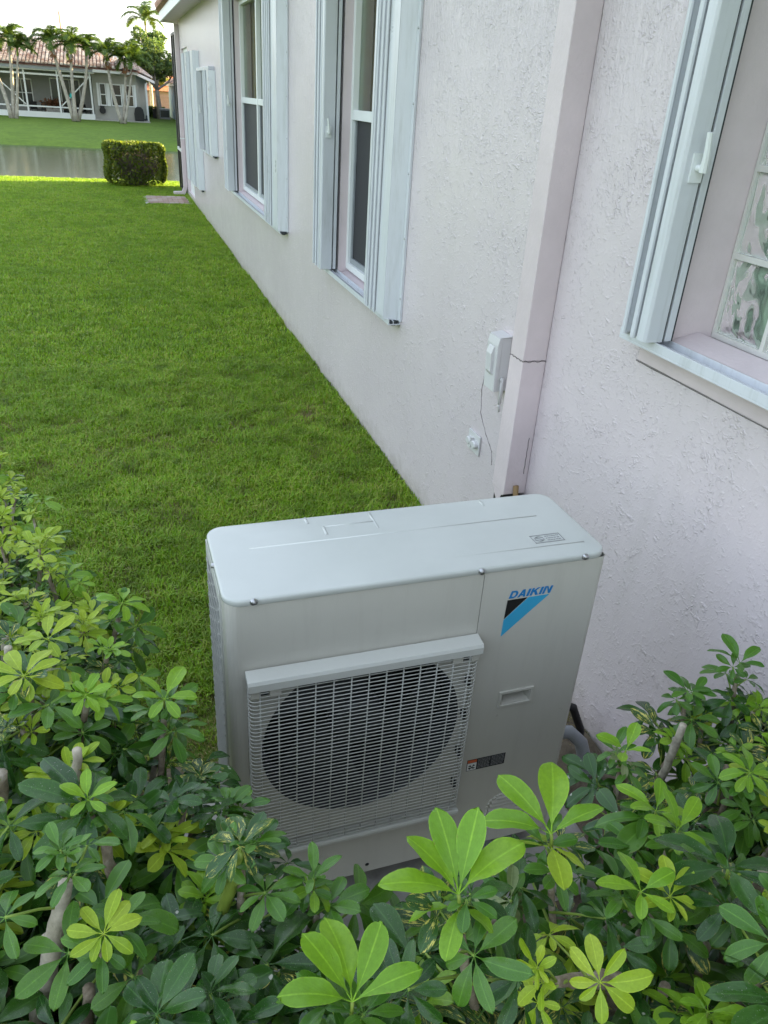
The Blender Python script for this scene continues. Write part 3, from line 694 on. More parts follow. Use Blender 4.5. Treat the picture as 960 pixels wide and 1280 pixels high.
# service panel (right) with pocket handle hole
hx0, hx1, hz0, hz1 = .703, .786, .546, .582
m = MB(); px0, px1 = .6035, AW
for (a, b, c, d) in ((px0, hx0, 0, ZS), (hx1, px1-.012, 0, ZS), (hx0, hx1, 0, hz0), (hx0, hx1, hz1, ZS)): frect(m, a, b, c, d, 0)
m.add([(px1-.012, 0, 0), (px1-.0035, .0035, 0), (px1, .012, 0), (px1-.012, 0, ZS), (px1-.0035, .0035, ZS), (px1, .012, ZS)], [(0, 1, 4, 3), (1, 2, 5, 4)])
m.add([(px1, .012, 0), (px1, AD, 0), (px1, AD, ZS), (px1, .012, ZS)], [(0, 1, 2, 3)])
m.add([(px0, 0, 0), (px0, 0, ZS), (px0, .02, ZS), (px0, .02, 0)], [(0, 1, 2, 3)])
m.build('service_panel', M['ac'], AC, fix=False)
hd = MB(); t = .009
def pocket(m):
    d = .036
    m.add([(hx0, 0, hz0), (hx1, 0, hz0), (hx1, 0, hz1), (hx0, 0, hz1), (hx0+.004, d, hz0+.004), (hx1-.004, d, hz0+.004), (hx1-.004, d, hz1-.004), (hx0+.004, d, hz1-.004)],
          [(0, 4, 5, 1), (1, 5, 6, 2), (2, 6, 7, 3), (3, 7, 4, 0), (4, 7, 6, 5)])
pocket(hd)
hd.box(hx0-t, -.005, hz0-t, hx1+t, 0.0, hz0-.0005).box(hx0-t, -.005, hz1+.0005, hx1+t, 0.0, hz1+t).box(hx0-t, -.005, hz0-.0005, hx0-.0005, 0, hz1+.0005).box(hx1+.0005, -.005, hz0-.0005, hx1+t, 0, hz1+.0005)
hd.build('handle', M['ac'], AC, bevel=.0015, fix=False)
# inner dark box, back and base
MB().box(.032, .095, .02, .60, .10, ZS).box(.595, .005, .02, .60, .3, ZS).build('inner_wall', M['black'], AC)
MB().box(.004, AD-.006, .0, AW-.004, AD, ZS).build('back_panel', M['ac'], AC)
MB().box(.012, .02, -.012, AW-.012, AD-.006, .0).build('base', M['ac'], AC)
# lid
m = MB(); rc = .042; ov = .0035
def rrect(ins, n=8):
    x0_, x1_, y0_, y1_ = -ov+ins, AW+ov-ins, -ov+ins, AD+ov-ins; r = max(.004, rc-ins); o_ = []
    for (cx_, cy_, a0) in ((x1_-r, y0_+r, -90), (x1_-r, y1_-r, 0), (x0_+r, y1_-r, 90), (x0_+r, y0_+r, 180)):
        for i in range(n+1):
            a = rad(a0+90*i/n); o_.append((cx_+r*math.cos(a), cy_+r*math.sin(a)))
    return o_
rings = [(0.002, ZS-.002), (0, ZS), (0, .978+.006), (.0006, .9865), (.0028, .9892), (.006, .990), (.018, .9905), (.026, .9912), (.060, .9925)]
L = None
for ins, z in rings:
    p = [(a, b, z) for a, b in rrect(ins)]; base = len(m.v); m.v += p
    if L is not None:
        n2 = len(p)
        for i in range(n2): m.f.append((L+i, L+(i+1) % n2, base+(i+1) % n2, base+i)); m.mi.append(0)
    L = base
m.f.append(tuple(range(L, L+n2))); m.mi.append(0)
lid = sharp(m.build('lid', M['aclid'], AC, fix=False), 60)
# pressed ribs of the lid
rb = MB()
def rib(xa, ya, xb, yb, w_=.007, h=.0022, z=.9926):
    d = Vector((xb-xa, yb-ya, 0)).normalized(); nn = Vector((-d.y, d.x, 0)); a, b = Vector((xa, ya, z)), Vector((xb, yb, z))
    vs = []
    for (o_, hh) in ((-w_, 0), (-w_*.4, h), (w_*.4, h), (w_, 0)):
        vs += [a+nn*o_+Vector((0, 0, hh-.0004)), b+nn*o_+Vector((0, 0, hh-.0004))]
    rb.add(vs, [(0, 1, 3, 2), (2, 3, 5, 4), (4, 5, 7, 6), (0, 2, 4, 6), (1, 7, 5, 3)])
rib(.085, .198, .842, .198, .004, .0006); rib(.082, .060, .896, .050, .004, .0006, .9922)
rib(.245, .286, .245, .318, .004, .0026, .991); rib(.278, .222, .279, .262, .004, .0026); rib(.412, .228, .412, .313, .004, .0026, .9915); rib(.728, .282, .728, .312, .004, .0026, .991); rib(.279, .262, .412, .262, .003, .0012)
rb.build('lid_rib', M['aclid'], lid, smooth=True)
lb = MB()
lx0, lx1, ly0, ly1, lz = .770, .852, .067, .103, .9938
for (a, b, c, d) in ((lx0, ly0, lx1, ly0+.0016), (lx0, ly1-.0016, lx1, ly1), (lx0, ly0, lx0+.0016, ly1), (lx1-.0016, ly0, lx1, ly1)): lb.box(a, b, lz-.003, c, d, lz)
for i in range(16):
    a, b = 2*math.pi*i/16, 2*math.pi*(i+1)/16; cx_, cy_ = .789, .085
    lb.tube([(cx_+.012*math.cos(a), cy_+.010*math.sin(a), lz-.0003), (cx_+.012*math.cos(b), cy_+.010*math.sin(b), lz-.0003)], .0011, 4)
lb.tube([(cx_-.008, cy_+.007, lz-.0003), (cx_+.008, cy_-.007, lz-.0003)], .001, 4)
for k_ in range(3):
    x_ = .808
    while x_ < .845:
        w_ = random.uniform(.003, .007); lb.box(x_, .075+k_*.009, lz-.003, min(x_+w_, .847), .0775+k_*.009, lz-.0002); x_ += w_+.002
lb.build('lid_label', M['greyprint'], lid)
for (x_, z_) in ((.06, .984), (.591, .982), (.868, .984)):
    s_ = MB().tube([(x_, -.0035, z_), (x_, -.006, z_), (x_, -.010, z_), (x_, -.0115, z_)], [.0088, .0088, .0062, .003], 12); s_.box(x_-.004, -.0125, z_-.0007, x_+.004, -.0114, z_+.0007)
    s_.build('screw', M['screw'], AC, smooth=False)
s_ = MB().tube([(-.0005, .16, .982), (-.009, .16, .982)], [.007, .005], 10); s_.build('screw', M['screw'], AC)
# fan
fan = MB().tube([(FCX, .035, FCZ), (FCX, .042, FCZ), (FCX, .09, FCZ)], [.055, .07, .072], 24).build('fan', M['fan'], AC, smooth=True)
bm_ = MB(); vs = []; nr, na = 6, 8
for i in range(nr+1):
    r_ = .065+(.235-.065)*i/nr
    for j in range(na+1):
        a = rad(-34+68*j/na)+.5*(i/nr); yy_ = .085-.05*(j/na)+.01*math.sin(j/na*math.pi)
        vs.append((r_*math.cos(a), yy_, r_*math.sin(a)))
bm_.add(vs, [(i*(na+1)+j, i*(na+1)+j+1, (i+1)*(na+1)+j+1, (i+1)*(na+1)+j) for i in range(nr) for j in range(na)])
blade = bm_.mesh('blade', M['fan'], smooth=True)
for i in range(3):
    o = put('blade', blade, fan); o.location = (FCX, 0, FCZ); o.rotation_euler = (0, rad(120*i+20), 0)
# wire guard
gx0, gx1, gz0, gz1, gp = .040, .603, .207, .775, .032
gd = MB()
gd.prism([(-.004, gz1+.026), (-gp-.008, gz1+.020), (-gp-.012, gz1+.012), (-gp-.012, gz1-.008), (-gp-.002, gz1-.010), (-gp-.002, gz1+.004), (-.0, gz1+.004)], gx0-.004, gx1+.002, 'x')
gr_ = MB(); gr_.prism([(-.001, gz0-.012), (-gp-.004, gz0-.010), (-gp-.006, gz0), (-gp-.004, gz0+.008), (-gp+.004, gz0+.008), (-.001, gz0+.002)], gx0-.004, gx1+.002, 'x')
guard = gd.build('fan_guard', M['wire'], AC, bevel=.0015); gr_.build('bottom_rail', M['wire'], guard, bevel=.0015)
rw = .014; path = [(gx0, -.001, 0), (gx0, -gp+rw, 0)]
for i in range(1, 5): a = math.pi/2*i/4; path.append((gx0+rw-rw*math.cos(a), -gp+rw-rw*math.sin(a), 0))
for i in range(0, 5): a = math.pi/2*i/4; path.append((gx1-rw+rw*math.sin(a), -gp+rw-rw*math.cos(a), 0))
path += [(gx1, -.001, 0)]
wh = MB().tube(path, .0013, 6).mesh('wire', M['wire'], smooth=True)
nw = 47
for i in range(nw):
    o = put('wire', wh, guard); o.location = (0, 0, gz0+.016+(gz1-.022-gz0-.016)*i/(nw-1))
wv_ = MB().cyl((0, 0, gz0), (0, 0, gz1-.006), .0017, 6).mesh('wire', M['wire'], smooth=True)
for i in range(13):
    o = put('wire', wv_, guard); o.location = (gx0+.024+(gx1-gx0-.048)*i/12, -gp+.0035, 0)
for (a, b) in ((gx0+.002, gx0+.022), (gx0+.045, gx0+.072), (gx1-.072, gx1-.045), (gx1-.022, gx1-.002)):
    MB().box(a, -gp-.003, gz1-.034, b, -.002, gz1-.011).build('clip', M['ac'], guard, bevel=.002)
MB().box(gx0+.0225, -gp+.004, gz1-.032, gx0+.0445, -.003, gz1-.011).box(gx1-.0445, -gp+.004, gz1-.032, gx1-.0225, -.003, gz1-.011).build('clip_slot', M['fins'], guard)
for z_ in (.30, .42, .55, .66):
    MB().box(gx1-.016, -.02, z_-.012, gx1-.008, -.0012, z_+.012).build('clip', M['black'], guard)
# left coil guard
cg = MB().box(.012, .076, .02, .016, AD-.012, ZS-.03).build('coil_fins', M['fins'], AC)
sg = MB()
sg.box(-.004, .074, .0, .010, .084, ZS-.012).box(-.004, AD-.014, .0, .010, AD-.0065, ZS-.012)
for k_ in range(4): sg.box(-.003, .074+.055*(k_+1)-.002, .0, .004, .074+.055*(k_+1)+.002, ZS-.012)
sg.box(-.003, .084, ZS-.05, .010, AD-.014, ZS-.0125).box(-.003, .084, .0, .010, AD-.014, .03)
side = sg.build('coil_guard', M['wire'], AC, bevel=.001)
bar = MB().prism([(-.006, -.001), (.004, -.0065), (.004, -.0025), (-.006, .004)], .084, AD-.0145, 'y').mesh('bar', M['wire'])
for i in range(26):
    o = put('bar', bar, side); o.location = (0, 0, .05+i*.0345)
# emblem
em = MB()
def poly(pts, mi=0, y=-.0009): em.add([(p[0], y, p[1]-AZ) for p in pts]+[(p[0], -.0001, p[1]-AZ) for p in pts],
    [tuple(range(len(pts)))]+[(i, (i+1) % len(pts), len(pts)+(i+1) % len(pts), len(pts)+i) for i in range(len(pts))], mi)
poly([(.6745, 1.024), (.7285, 1.0245), (.6725, .969)], 1)
poly([(.7315, 1.0245), (.789, 1.025), (.6715, .9155), (.6722, .966)], 0)
em.build('emblem', [M['blue_light'], M['black']], AC)
GL = {   # heavy capitals on a unit cell
 'D': [[(0, 0), (.28, 0), (.28, 1), (0, 1)], [(.28, .78), (.62, .78), (.80, .92), (.62, 1), (.28, 1)], [(.62, .78), (.72, .62), (1.0, .68), (.80, .92)], [(.72, .62), (.72, .38), (1.0, .32), (1.0, .68)], [(.72, .38), (.62, .22), (.80, .08), (1.0, .32)], [(.28, 0), (.62, 0), (.80, .08), (.62, .22), (.28, .22)]],
 'A': [[(0, 0), (.28, 0), (.62, 1), (.36, 1)], [(.72, 0), (1.0, 0), (.66, 1), (.40, 1)], [(.25, .20), (.75, .20), (.68, .40), (.32, .40)]],
 'I': [[(0, 0), (.32, 0), (.32, 1), (0, 1)]],
 'K': [[(0, 0), (.28, 0), (.28, 1), (0, 1)], [(.28, .38), (.42, .50), (.98, 1), (.66, 1), (.28, .64)], [(.34, .56), (.68, 0), (1.04, 0), (.56, .70)]],
 'N': [[(0, 0), (.27, 0), (.27, 1), (0, 1)], [(.73, 0), (1.0, 0), (1.0, 1), (.73, 1)], [(.22, 1), (.73, 0), (.78, .0), (.78, .32), (.40, 1)]]}
lt = MB(); cx_ = .6765; hgt = .021; shear = .28; sw = 1.06
for n_i, (chx, wdt) in enumerate((('D', .0205), ('A', .0215), ('I', .0205), ('K', .0225), ('I', .0205), ('N', .0225))):
    wl_ = wdt
    for pg in GL[chx]:
        pts = [(cx_+p[0]*wl_+shear*hgt*p[1], 1.0285+p[1]*hgt) for p in pg]; yy_ = -.0009-.00003*(GL[chx].index(pg)+1)
        lt.add([(p[0], yy_, p[1]-AZ) for p in pts]+[(p[0], -.0001, p[1]-AZ) for p in pts], [tuple(range(len(pts)))]+[(i, (i+1) % len(pts), len(pts)+(i+1) % len(pts), len(pts)+i) for i in range(len(pts))])
    cx_ += (wdt+.0025) if chx != 'I' else .0095
lt.build('lettering', M['blue_dark'], AC)
# warning label
wb = MB(); lz0, lz1 = .459-AZ, .500-AZ; lx0, lx1 = .631, .747
wb.box(lx0, -.0008, lz0, lx1, -.0001, lz1, 0); wb.box(lx0+.0015, -.0013, lz0+.002, lx0+.029, -.0006, lz1-.013, 1); wb.box(lx0+.0015, -.0013, lz1-.0115, lx0+.029, -.0006, lz1-.0015, 2)
for k_ in range(7):
    for (xa, xb) in ((lx0+.033, lx0+.070), (lx0+.074, lx1-.003)):
        x_ = xa
        while x_ < xb-.003:
            w_ = random.uniform(.003, .009); wb.box(x_, -.0011, lz1-.005-k_*.0052, min(x_+w_, xb), -.0006, lz1-.003-k_*.0052, 3); x_ += w_+.0014
wb.build('warning_label', [M['black'], M['white'], M['orange'], M['greyprint']], AC)
pg = MB(); cx_, cz_ = lx0+.015, lz0+.014
for i in range(4):
    a = rad(25+90*i); b = a+rad(42)
    pg.add([(cx_, -.0016, cz_), (cx_+.0115*math.cos(a), -.0016, cz_+.0095*math.sin(a)), (cx_+.012*math.cos(b), -.0016, cz_+.010*math.sin(b))], [(0, 1, 2)])
pg.box(cx_-.010, -.0019, cz_-.0045, cx_+.003, -.0012, cz_-.0015)
pg.build('pictogram', M['black'], AC)
# louvred cover at the lower right
lv = MB(); lx0, lx1, lz0, lz1 = .715, .865, .055, .195
out = []; rr = .05
for (cx_, cz_, a0) in ((lx1-rr, lz1-rr, 0), (lx0+rr, lz1-rr, 90)):
    for i in range(7): a = rad(a0+90*i/6); out.append((cx_+rr*math.cos(a), cz_+rr*math.sin(a)))
out = [(lx1, lz0)]+out+[(lx0, lz0)]
for (a, b) in zip(out, out[1:]): lv.tube([(a[0], -.001, a[1]), (b[0], -.001, b[1])], .0032, 6)
lv.tube([(lx0, -.001, lz0), (lx1, -.001, lz0)], .0032, 6)
lco = lv.build('louvre_cover', M['ac'], AC, smooth=True)
for i in range(9):
    z_ = lz0+.012+i*.0145; ins = .006 if z_ < lz1-rr else .008+rr-math.sqrt(max(0, rr*rr-(z_-lz1+rr)**2))
    MB().prism([(-.0005, -.002), (-.006, -.0035), (-.007, -.001), (-.0005, .006)], lx0+ins, lx1-ins, 'x').build('louvre', M['ac'], lco).location = (0, 0, z_)
# feet and edge holes
for x_ in (.13, .75):
    f_ = MB().box(x_, -.045, -.065, x_+.075, AD+.04, -.058).box(x_+.004, -.02, -.058, x_+.008, AD, -.012).box(x_+.067, -.02, -.058, x_+.071, AD, -.012)
    f_.cyl((x_+.0375, -.024, -.058), (x_+.0375, -.024, -.043), .010, 6); f_.build('foot', M['plastic_grey'], AC, bevel=.001)
MB().cyl((.36, -.0006, .03), (.36, .004, .03), .006, 10).cyl((.83, -.0006, .03), (.83, .004, .03), .006, 10).build('screw_hole', M['black'], AC)
# pipes by the wall
CP = MB().tube([(-.40, 1.66, .20), (-.26, 1.66, .195), (-.19, 1.655, .18), (-.145, 1.64, .135), (-.125, 1.62, .06), (-.12, 1.60, -.02), (-.12, 1.60, -.05)], .024, 12)
for i in range(3): pass
tag(sharp(CP.build('conduit', M['plastic_grey'])), 'grey bent electrical conduit between the unit and the pink wall', 'conduit')
IP = MB().tube([(-.42, 1.80, .22), (-.20, 1.79, .21), (-.10, 1.78, .16), (-.06, 1.76, .06), (-.055, 1.76, -.04)], [.014, .016, .016, .015, .014], 12)
tag(sharp(IP.build('insulated_pipe', M['black'])), 'black foam wrapped pipe tucked behind the grey conduit', 'pipe')

# ------------------------------------------------------------------ schefflera hedge
def leaflet_mesh(kind, seed):
    r = random.Random(seed*31+len(kind)); SP = (0, .09, .2, .32, .44, .56, .67, .77, .86, .93, .975, 1); nu, nvv = 11, 4
    fold = r.uniform(.10, .30); droop = r.uniform(.0, .42); tw = r.uniform(-.25, .25); wmax = r.uniform(.31, .41)/2; side = r.uniform(-.10, .10); wav = r.uniform(.006, .02); ph = r.uniform(0, 6)
    peak = r.uniform(.58, .68)
    vs, uv = [], []
    for i in range(nu+1):
        s = SP[i]
        # obovate outline: narrow base, widest past the middle, rounded tip
        if s < peak: wd = wmax*math.sin(math.pi/2*(s/peak))**1.25
        else: wd = wmax*math.sqrt(max(0, 1-((s-peak)/(1-peak))**2.4))
        wd = max(wd, .008 if i < nu else .0)
        xx = .11+.89*s
        for j in range(nvv+1):
            v = -1+2*j/nvv; y = v*wd
            z = abs(v)*wd*fold*1.6-droop*(xx-.1)**2*1.1+tw*v*wd*xx+wav*math.sin(xx*14+ph+v*2)*abs(v)
            vs.append((xx-.03*(abs(v)**2)*s, y+side*(xx-.1)**2, z)); uv.append((s, .5+.5*v))
    m = MB(); fs = [(i*(nvv+1)+j, (i+1)*(nvv+1)+j, (i+1)*(nvv+1)+j+1, i*(nvv+1)+j+1) for i in range(nu) for j in range(nvv)]
    m.add(vs, fs); b = len(m.v)
    # the little stalk
    for i in range(nu+1): pass
    m.add([(0, -.010, 0), (0, .010, 0), (.13, .012, -.004), (.13, -.012, -.004), (0, 0, -.014), (.13, 0, -.018)], [(0, 3, 2, 1), (0, 4, 5, 3), (1, 2, 5, 4)])
    uv += [(0, .5)]*6
    me = m.mesh('leaflet', LEAF[kind], fix=False)
    ul = me.uv_layers.new(name='UVMap')
    ul.data.foreach_set('uv', np.array([uv[l.vertex_index] for l in me.loops], dtype=np.float32).ravel())
    me.polygons.foreach_set('use_smooth', [True]*len(me.polygons))
    return me
KINDS_ = list(LEAF); NVAR = 6
LM = {(k, s): leaflet_mesh(k, s) for k in KINDS_ for s in range(NVAR)}
LV = {k: np.array([v.co[:] for v in me.vertices]) for k, me in LM.items()}
SAMP = np.array([(.3, 0, 0), (.55, .15, .03), (.55, -.15, .03), (.75, .15, .02), (.75, -.15, .02), (.95, 0, -.05), (.7, 0, 0)])

def frame_from(x, z):
    x = x.normalized(); y = z.cross(x)
    if y.length < 1e-5: y = x.orthogonal()
    y.normalize(); z = x.cross(y); return Matrix((x, y, z)).transposed()
class Shrub:
    def __init__(s, label, loc, seed):
        s.r = random.Random(seed); s.loc = Vector(loc); s.leaves = []; s.branches = []; s.label = label
    def compound(s, base, hub, n, out, k, L, elev, kind, jit=.14, full=1.0):
        """one leaf: a stalk and k leaflets fanned round its end"""
        r = s.r; n = n.normalized(); o = (out-n*out.dot(n))
        if o.length < 1e-4: o = n.orthogonal()
        o.normalize(); sd_ = n.cross(o); lf = []
        for i in range(k):
            a = (i-(k-1)/2)*(2*math.pi*full/k)+r.uniform(-jit, jit)
            rd = o*math.cos(a)+sd_*math.sin(a); el = elev+r.uniform(-.30, .30)-.06*abs(a)
            xax = rd*math.cos(el)+n*math.sin(el); zax = n*math.cos(el)-rd*math.sin(el)
            ln = L*.88*(.70+.30*math.cos(a/1.6))*r.uniform(.86, 1.12)
            zax = (zax+sd_*r.uniform(-.45, .45)+rd*r.uniform(-.1, .1))
            f = frame_from(xax, zax)*ln
            M4 = f.to_4x4(); M4.translation = hub; lf.append((M4, kind, r.randrange(NVAR)))
        mid = (base+hub)/2+Vector((0, 0, .006))-n*.004
        s.leaves.append(dict(base=base, mid=mid, hub=hub, lf=lf, rr=.0011+.010*L))
    def shoot(s, tip, D, nl=5, L=.09, top='young', low='old', stem=True, rosette=True, sc=1.0, pet=(.035, .085)):
        r = s.r; tip = Vector(tip); D = Vector(D).normalized(); a0 = r.uniform(0, 6.28)
        u = D.orthogonal().normalized(); v = D.cross(u)
        if stem:
            st = s.loc+Vector((r.uniform(-.16, .16), r.uniform(-.12, .12), 0)); low_ = tip-D*r.uniform(.18, .26)
            m1 = st.lerp(low_, .45)+Vector((r.uniform(-.04, .04), r.uniform(-.04, .04), .05)); pts = []
            P = [st, m1, low_, tip]
            for i in range(10):
                t = i/9; b = [(1-t)**3, 3*t*(1-t)**2, 3*t*t*(1-t), t**3]; pts.append(sum((P[j]*b[j] for j in range(4)), Vector()))
            s.branches.append((pts, [.011*(1-.55*i/9)*r.uniform(.88, 1.15) for i in range(10)]))
        for i in range(nl):
            a = a0+i*2.4; t = i/max(1, nl-1); th = .35+1.05*t+r.uniform(-.15, .15)
            rd = u*math.cos(a)+v*math.sin(a); pd = D*math.cos(th)+rd*math.sin(th)
            b = tip-D*(.012+.020*i*sc); pl = (pet[0]+(pet[1]-pet[0])*t)*r.uniform(.75, 1.25)*sc
            hub = b+pd*pl; n = D*.55+pd*.35+Vector((0, 0, .55))+Vector((r.uniform(-.55, .55), r.uniform(-.6, .4), 0))
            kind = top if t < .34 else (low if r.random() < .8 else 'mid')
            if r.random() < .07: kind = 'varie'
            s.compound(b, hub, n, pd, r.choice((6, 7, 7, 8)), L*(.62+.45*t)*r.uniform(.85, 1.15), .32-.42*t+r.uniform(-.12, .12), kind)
        if rosette: s.compound(tip-D*.008, tip+D*.012, D+Vector((r.uniform(-.2, .2), r.uniform(-.2, .2), .2)), u, r.choice((4, 5, 6)), L*.62, r.uniform(.55, .95), top)
    def fill(s, p, L, kind='old'):
        r = s.r; p = Vector(p); n = Vector((r.uniform(-.7, .7), r.uniform(-.8, .5), 1)); a = r.uniform(0, 6.28); o = Vector((math.cos(a), math.sin(a), -.1))
        s.compound(p-o*r.uniform(.04, .09)-Vector((0, 0, .03)), p, n, o, r.choice((6, 7, 8)), L*r.uniform(.8, 1.2), r.uniform(-.2, .25), kind)
SHR = []
def hz(x, y, s): return float(smooth_noise(np.array([x+20.]), np.array([y+20.]), .22, s)[0]-.5)
def fill_region(sh, x0, x1, y0, y1, zt, sp, mixk, L, edge=None, nl=(4, 6), deep=1.0, lean=(0, 0)):
    """Poisson-like shoots over a canopy patch, with older leaves below"""
    r = sh.r; pts = []
    n_try = int((x1-x0)*(y1-y0)/sp**2*14)
    for _ in range(n_try):
        x, y = r.uniform(x0, x1), r.uniform(y0, y1)
        if edge and not edge(x, y): continue
        if -1.75 < x < -1.63 and .42 < y < .70: continue      # the pale trunk stands free here
        if all((x-a)**2+(y-b)**2 > sp*sp for a, b in pts): pts.append((x, y))
    for x, y in pts:
        z = zt(x, y)+.16*hz(x, y, 9)+r.uniform(-.05, .03)
        top, low = r.choice(mixk)
        D = Vector((r.uniform(-.45, .45)+lean[0], r.uniform(-.45, .45)+lean[1], 1))
        sh.shoot((x, y, z), D, r.randint(*nl), L*r.uniform(.8, 1.2), top, low)
    for _ in range(int(len(pts)*4.6*deep)):
        x, y = r.uniform(x0-.03, x1+.03), r.uniform(y0-.03, y1+.03)
        if edge and not edge(x, y): continue
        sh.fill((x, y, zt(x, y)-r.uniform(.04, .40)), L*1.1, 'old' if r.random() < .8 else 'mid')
hl = 'schefflera shrub '
E_ = lambda x, y: x < -1.58-(y-1.3)*.30
s1 = Shrub(hl+'with small lime leaves at the far left end of the hedge', (-2.05, 2.0, 0), 11)
fill_region(s1, -2.55, -1.55, 1.52, 2.45, lambda x, y: 1.05-.06*(y-1.5), .08, [('lime', 'young'), ('lime', 'lime'), ('lime', 'mid'), ('lime', 'young')], .066, E_, (6, 9), 1.2, (.15, 0))
s2 = Shrub(hl+'with yellow green tops in the left hedge row beside the unit', (-1.95, 1.15, 0), 12)
fill_region(s2, -2.25, -1.60, .86, 1.52, lambda x, y: 1.10, .08, [('lime', 'young'), ('lime', 'young'), ('young', 'mid'), ('lime', 'old'), ('lime', 'mid')], .076, lambda x, y: x < -1.60-(y-1.2)*.12, (6, 9), 1.2, (.15, 0))
s3 = Shrub(hl+'with dark mature leaves at the left corner in front of the unit', (-1.75, .55, 0), 13)
fill_region(s3, -2.1, -1.46, .33, .86, lambda x, y: 1.10-.10*max(0, (y-.6)/.26), .088, [('young', 'old'), ('mid', 'old'), ('lime', 'old'), ('old', 'old')], .100, lambda x, y: x < -1.46 or y < .7, (5, 7), 1.3)
s4 = Shrub(hl+'low in the middle under the fan guard, with dark leaves', (-1.25, .5, 0), 14)
fill_region(s4, -1.46, -1.06, .30, .69, lambda x, y: 1.11-.17*max(0, (y-.42)/.2), .09, [('mid', 'old'), ('old', 'old'), ('young', 'old')], .098, lambda x, y: y < .64+.06*math.sin(x*9), (5, 7), 1.4)
s5 = Shrub(hl+'with big bright rosettes in front of the service panel', (-.9, .42, 0), 15)
fill_region(s5, -1.06, -.52, .25, .60, lambda x, y: 1.10-.18*max(0, (y-.42)/.18), .095, [('lime', 'mid'), ('mid', 'old'), ('old', 'old'), ('young', 'old'), ('buff', 'old')], .096, None, (4, 7), 1.2)
s6 = Shrub(hl+'growing against the pink wall at the right end of the hedge', (-.30, .8, 0), 16)
fill_region(s6, -.60, -.05, .45, 1.10, lambda x, y: 1.02-.14*max(0, (y-.75)/.3)-.12*max(0, (-.42-x)/.15), .092, [('mid', 'old'), ('young', 'mid'), ('young', 'old'), ('old', 'old'), ('lime', 'mid')], .078, lambda x, y: y < .98+.2*(x+.5), (5, 7), 1.2)
# single shoots that stand out
def hero(s, p, D, k, L, kind, elev, stem=True, ring2=None, full=1.0):
    p = Vector(p); D = Vector(D).normalized()
    s.shoot(p-D*.03, D, 7, .088, 'mid', 'old', rosette=False, stem=stem, pet=(.04, .09))
    s.compound(p-D*.01, p+D*.012, D, Vector((.1, 1, 0)), k, L, elev, kind, .2, full)
    if ring2: s.compound(p-D*.03, p-D*.008, D+Vector((.2, .1, 0)), Vector((-1, .2, 0)), ring2[0], ring2[1], ring2[2], ring2[3], .25)
hero(s5, (-1.222, .485, 1.285), (-.08, .12, 1), 5, .108, 'young', .62, True, (5, .075, .15, 'young'), .56)
hero(s5, (-1.039, .58, 1.21), (-.05, .2, 1), 4, .12, 'young', .65, True, (5, .09, .1, 'lime'), .55)
hero(s4, (-1.355, .445, 1.21), (.05, .1, 1), 5, .095, 'young', .6, True, (5, .08, .3, 'mid'), .58)
hero(s3, (-1.633, .845, 1.16), (0, -.2, 1), 5, .055, 'young', .6, True, (7, .125, .1, 'old'))
hero(s3, (-1.61, .614, 1.19), (.1, -.35, 1), 9, .058, 'lime', .1, True)
hero(s5, (-.907, .489, 1.16), (.1, -.2, 1), 7, .06, 'lime', .15); hero(s5, (-.946, .499, 1.17), (0, -.1, 1), 5, .07, 'young', .5)
hero(s5, (-.787, .659, 1.09), (0, 0, 1), 6, .075, 'young', .5, True, (6, .10, 0, 'mid')); hero(s5, (-.794, .605, 1.11), (.1, 0, 1), 5, .08, 'young', .8)
hero(s6, (-.502, .746, 1.01), (0, -.3, 1), 8, .065, 'young', .1); hero(s5, (-.80, .39, 1.24), (.1, 0, 1), 5, .085, 'lime', .55)
hero(s5, (-.80, .50, 1.16), (0, .1, 1), 6, .125, 'old', .35); hero(s5, (-.692, .856, 1.0), (0, 0, 1), 4, .075, 'young', .7, True, (6, .05, .0, 'buff'))
hero(s4, (-1.343, .671, 1.11), (0, .1, 1), 5, .06, 'mid', .8, True, (6, .055, .2, 'young')); hero(s3, (-1.437, .709, 1.16), (0, .1, 1), 7, .075, 'varie', -.2)
hero(s3, (-1.517, 1.108, 1.09), (.1, 0, 1), 6, .075, 'young', .45); hero(s5, (-1.10, .56, 1.13), (0, -.4, 1), 8, .06, 'buff', -.35)
hero(s2, (-1.712, 1.267, 1.14), (0, 0, 1), 7, .075, 'lime', .3); hero(s2, (-1.733, 1.108, 1.19), (0, -.2, 1), 8, .08, 'lime', .25); hero(s2, (-1.586, 1.445, 1.08), (.3, 0, 1), 7, .08, 'young', .2)
hero(s6, (-.249, 1.05, .97), (0, .1, 1), 5, .085, 'mid', .5); hero(s6, (-.402, 1.026, .94), (-.1, 0, 1), 6, .07, 'mid', .4)
hero(s4, (-1.24, .55, 1.07), (.2, -.1, 1), 6, .11, 'old', .0); hero(s4, (-1.18, .60, 1.04), (0, 0, 1), 5, .10, 'varie', .3); hero(s4, (-1.42, .60, 1.06), (-.1, .1, 1), 6, .11, 'old', -.05)
s5.shoot((-1.135, .41, 1.215), (-.9, -.1, .5), 4, .06, 'lime', 'lime', stem=False); s3.shoot((-1.65, .70, 1.225), (.1, .1, 1), 5, .07, 'mid', 'mid', stem=False); s3.shoot((-1.55, .52, 1.14), (.1, -.1, 1), 6, .11, 'old', 'old')
for p_, k_ in (((-1.47, 1.0, .98), 'old'), ((-1.43, .92, 1.0), 'mid'), ((-1.50, .90, 1.06), 'old'), ((-1.40, .80, 1.03), 'old'), ((-1.53, 1.15, .98), 'mid')): s3.shoot(p_, (.25, .25, 1), 6, .085, k_, 'old')
rs_ = random.Random(77)
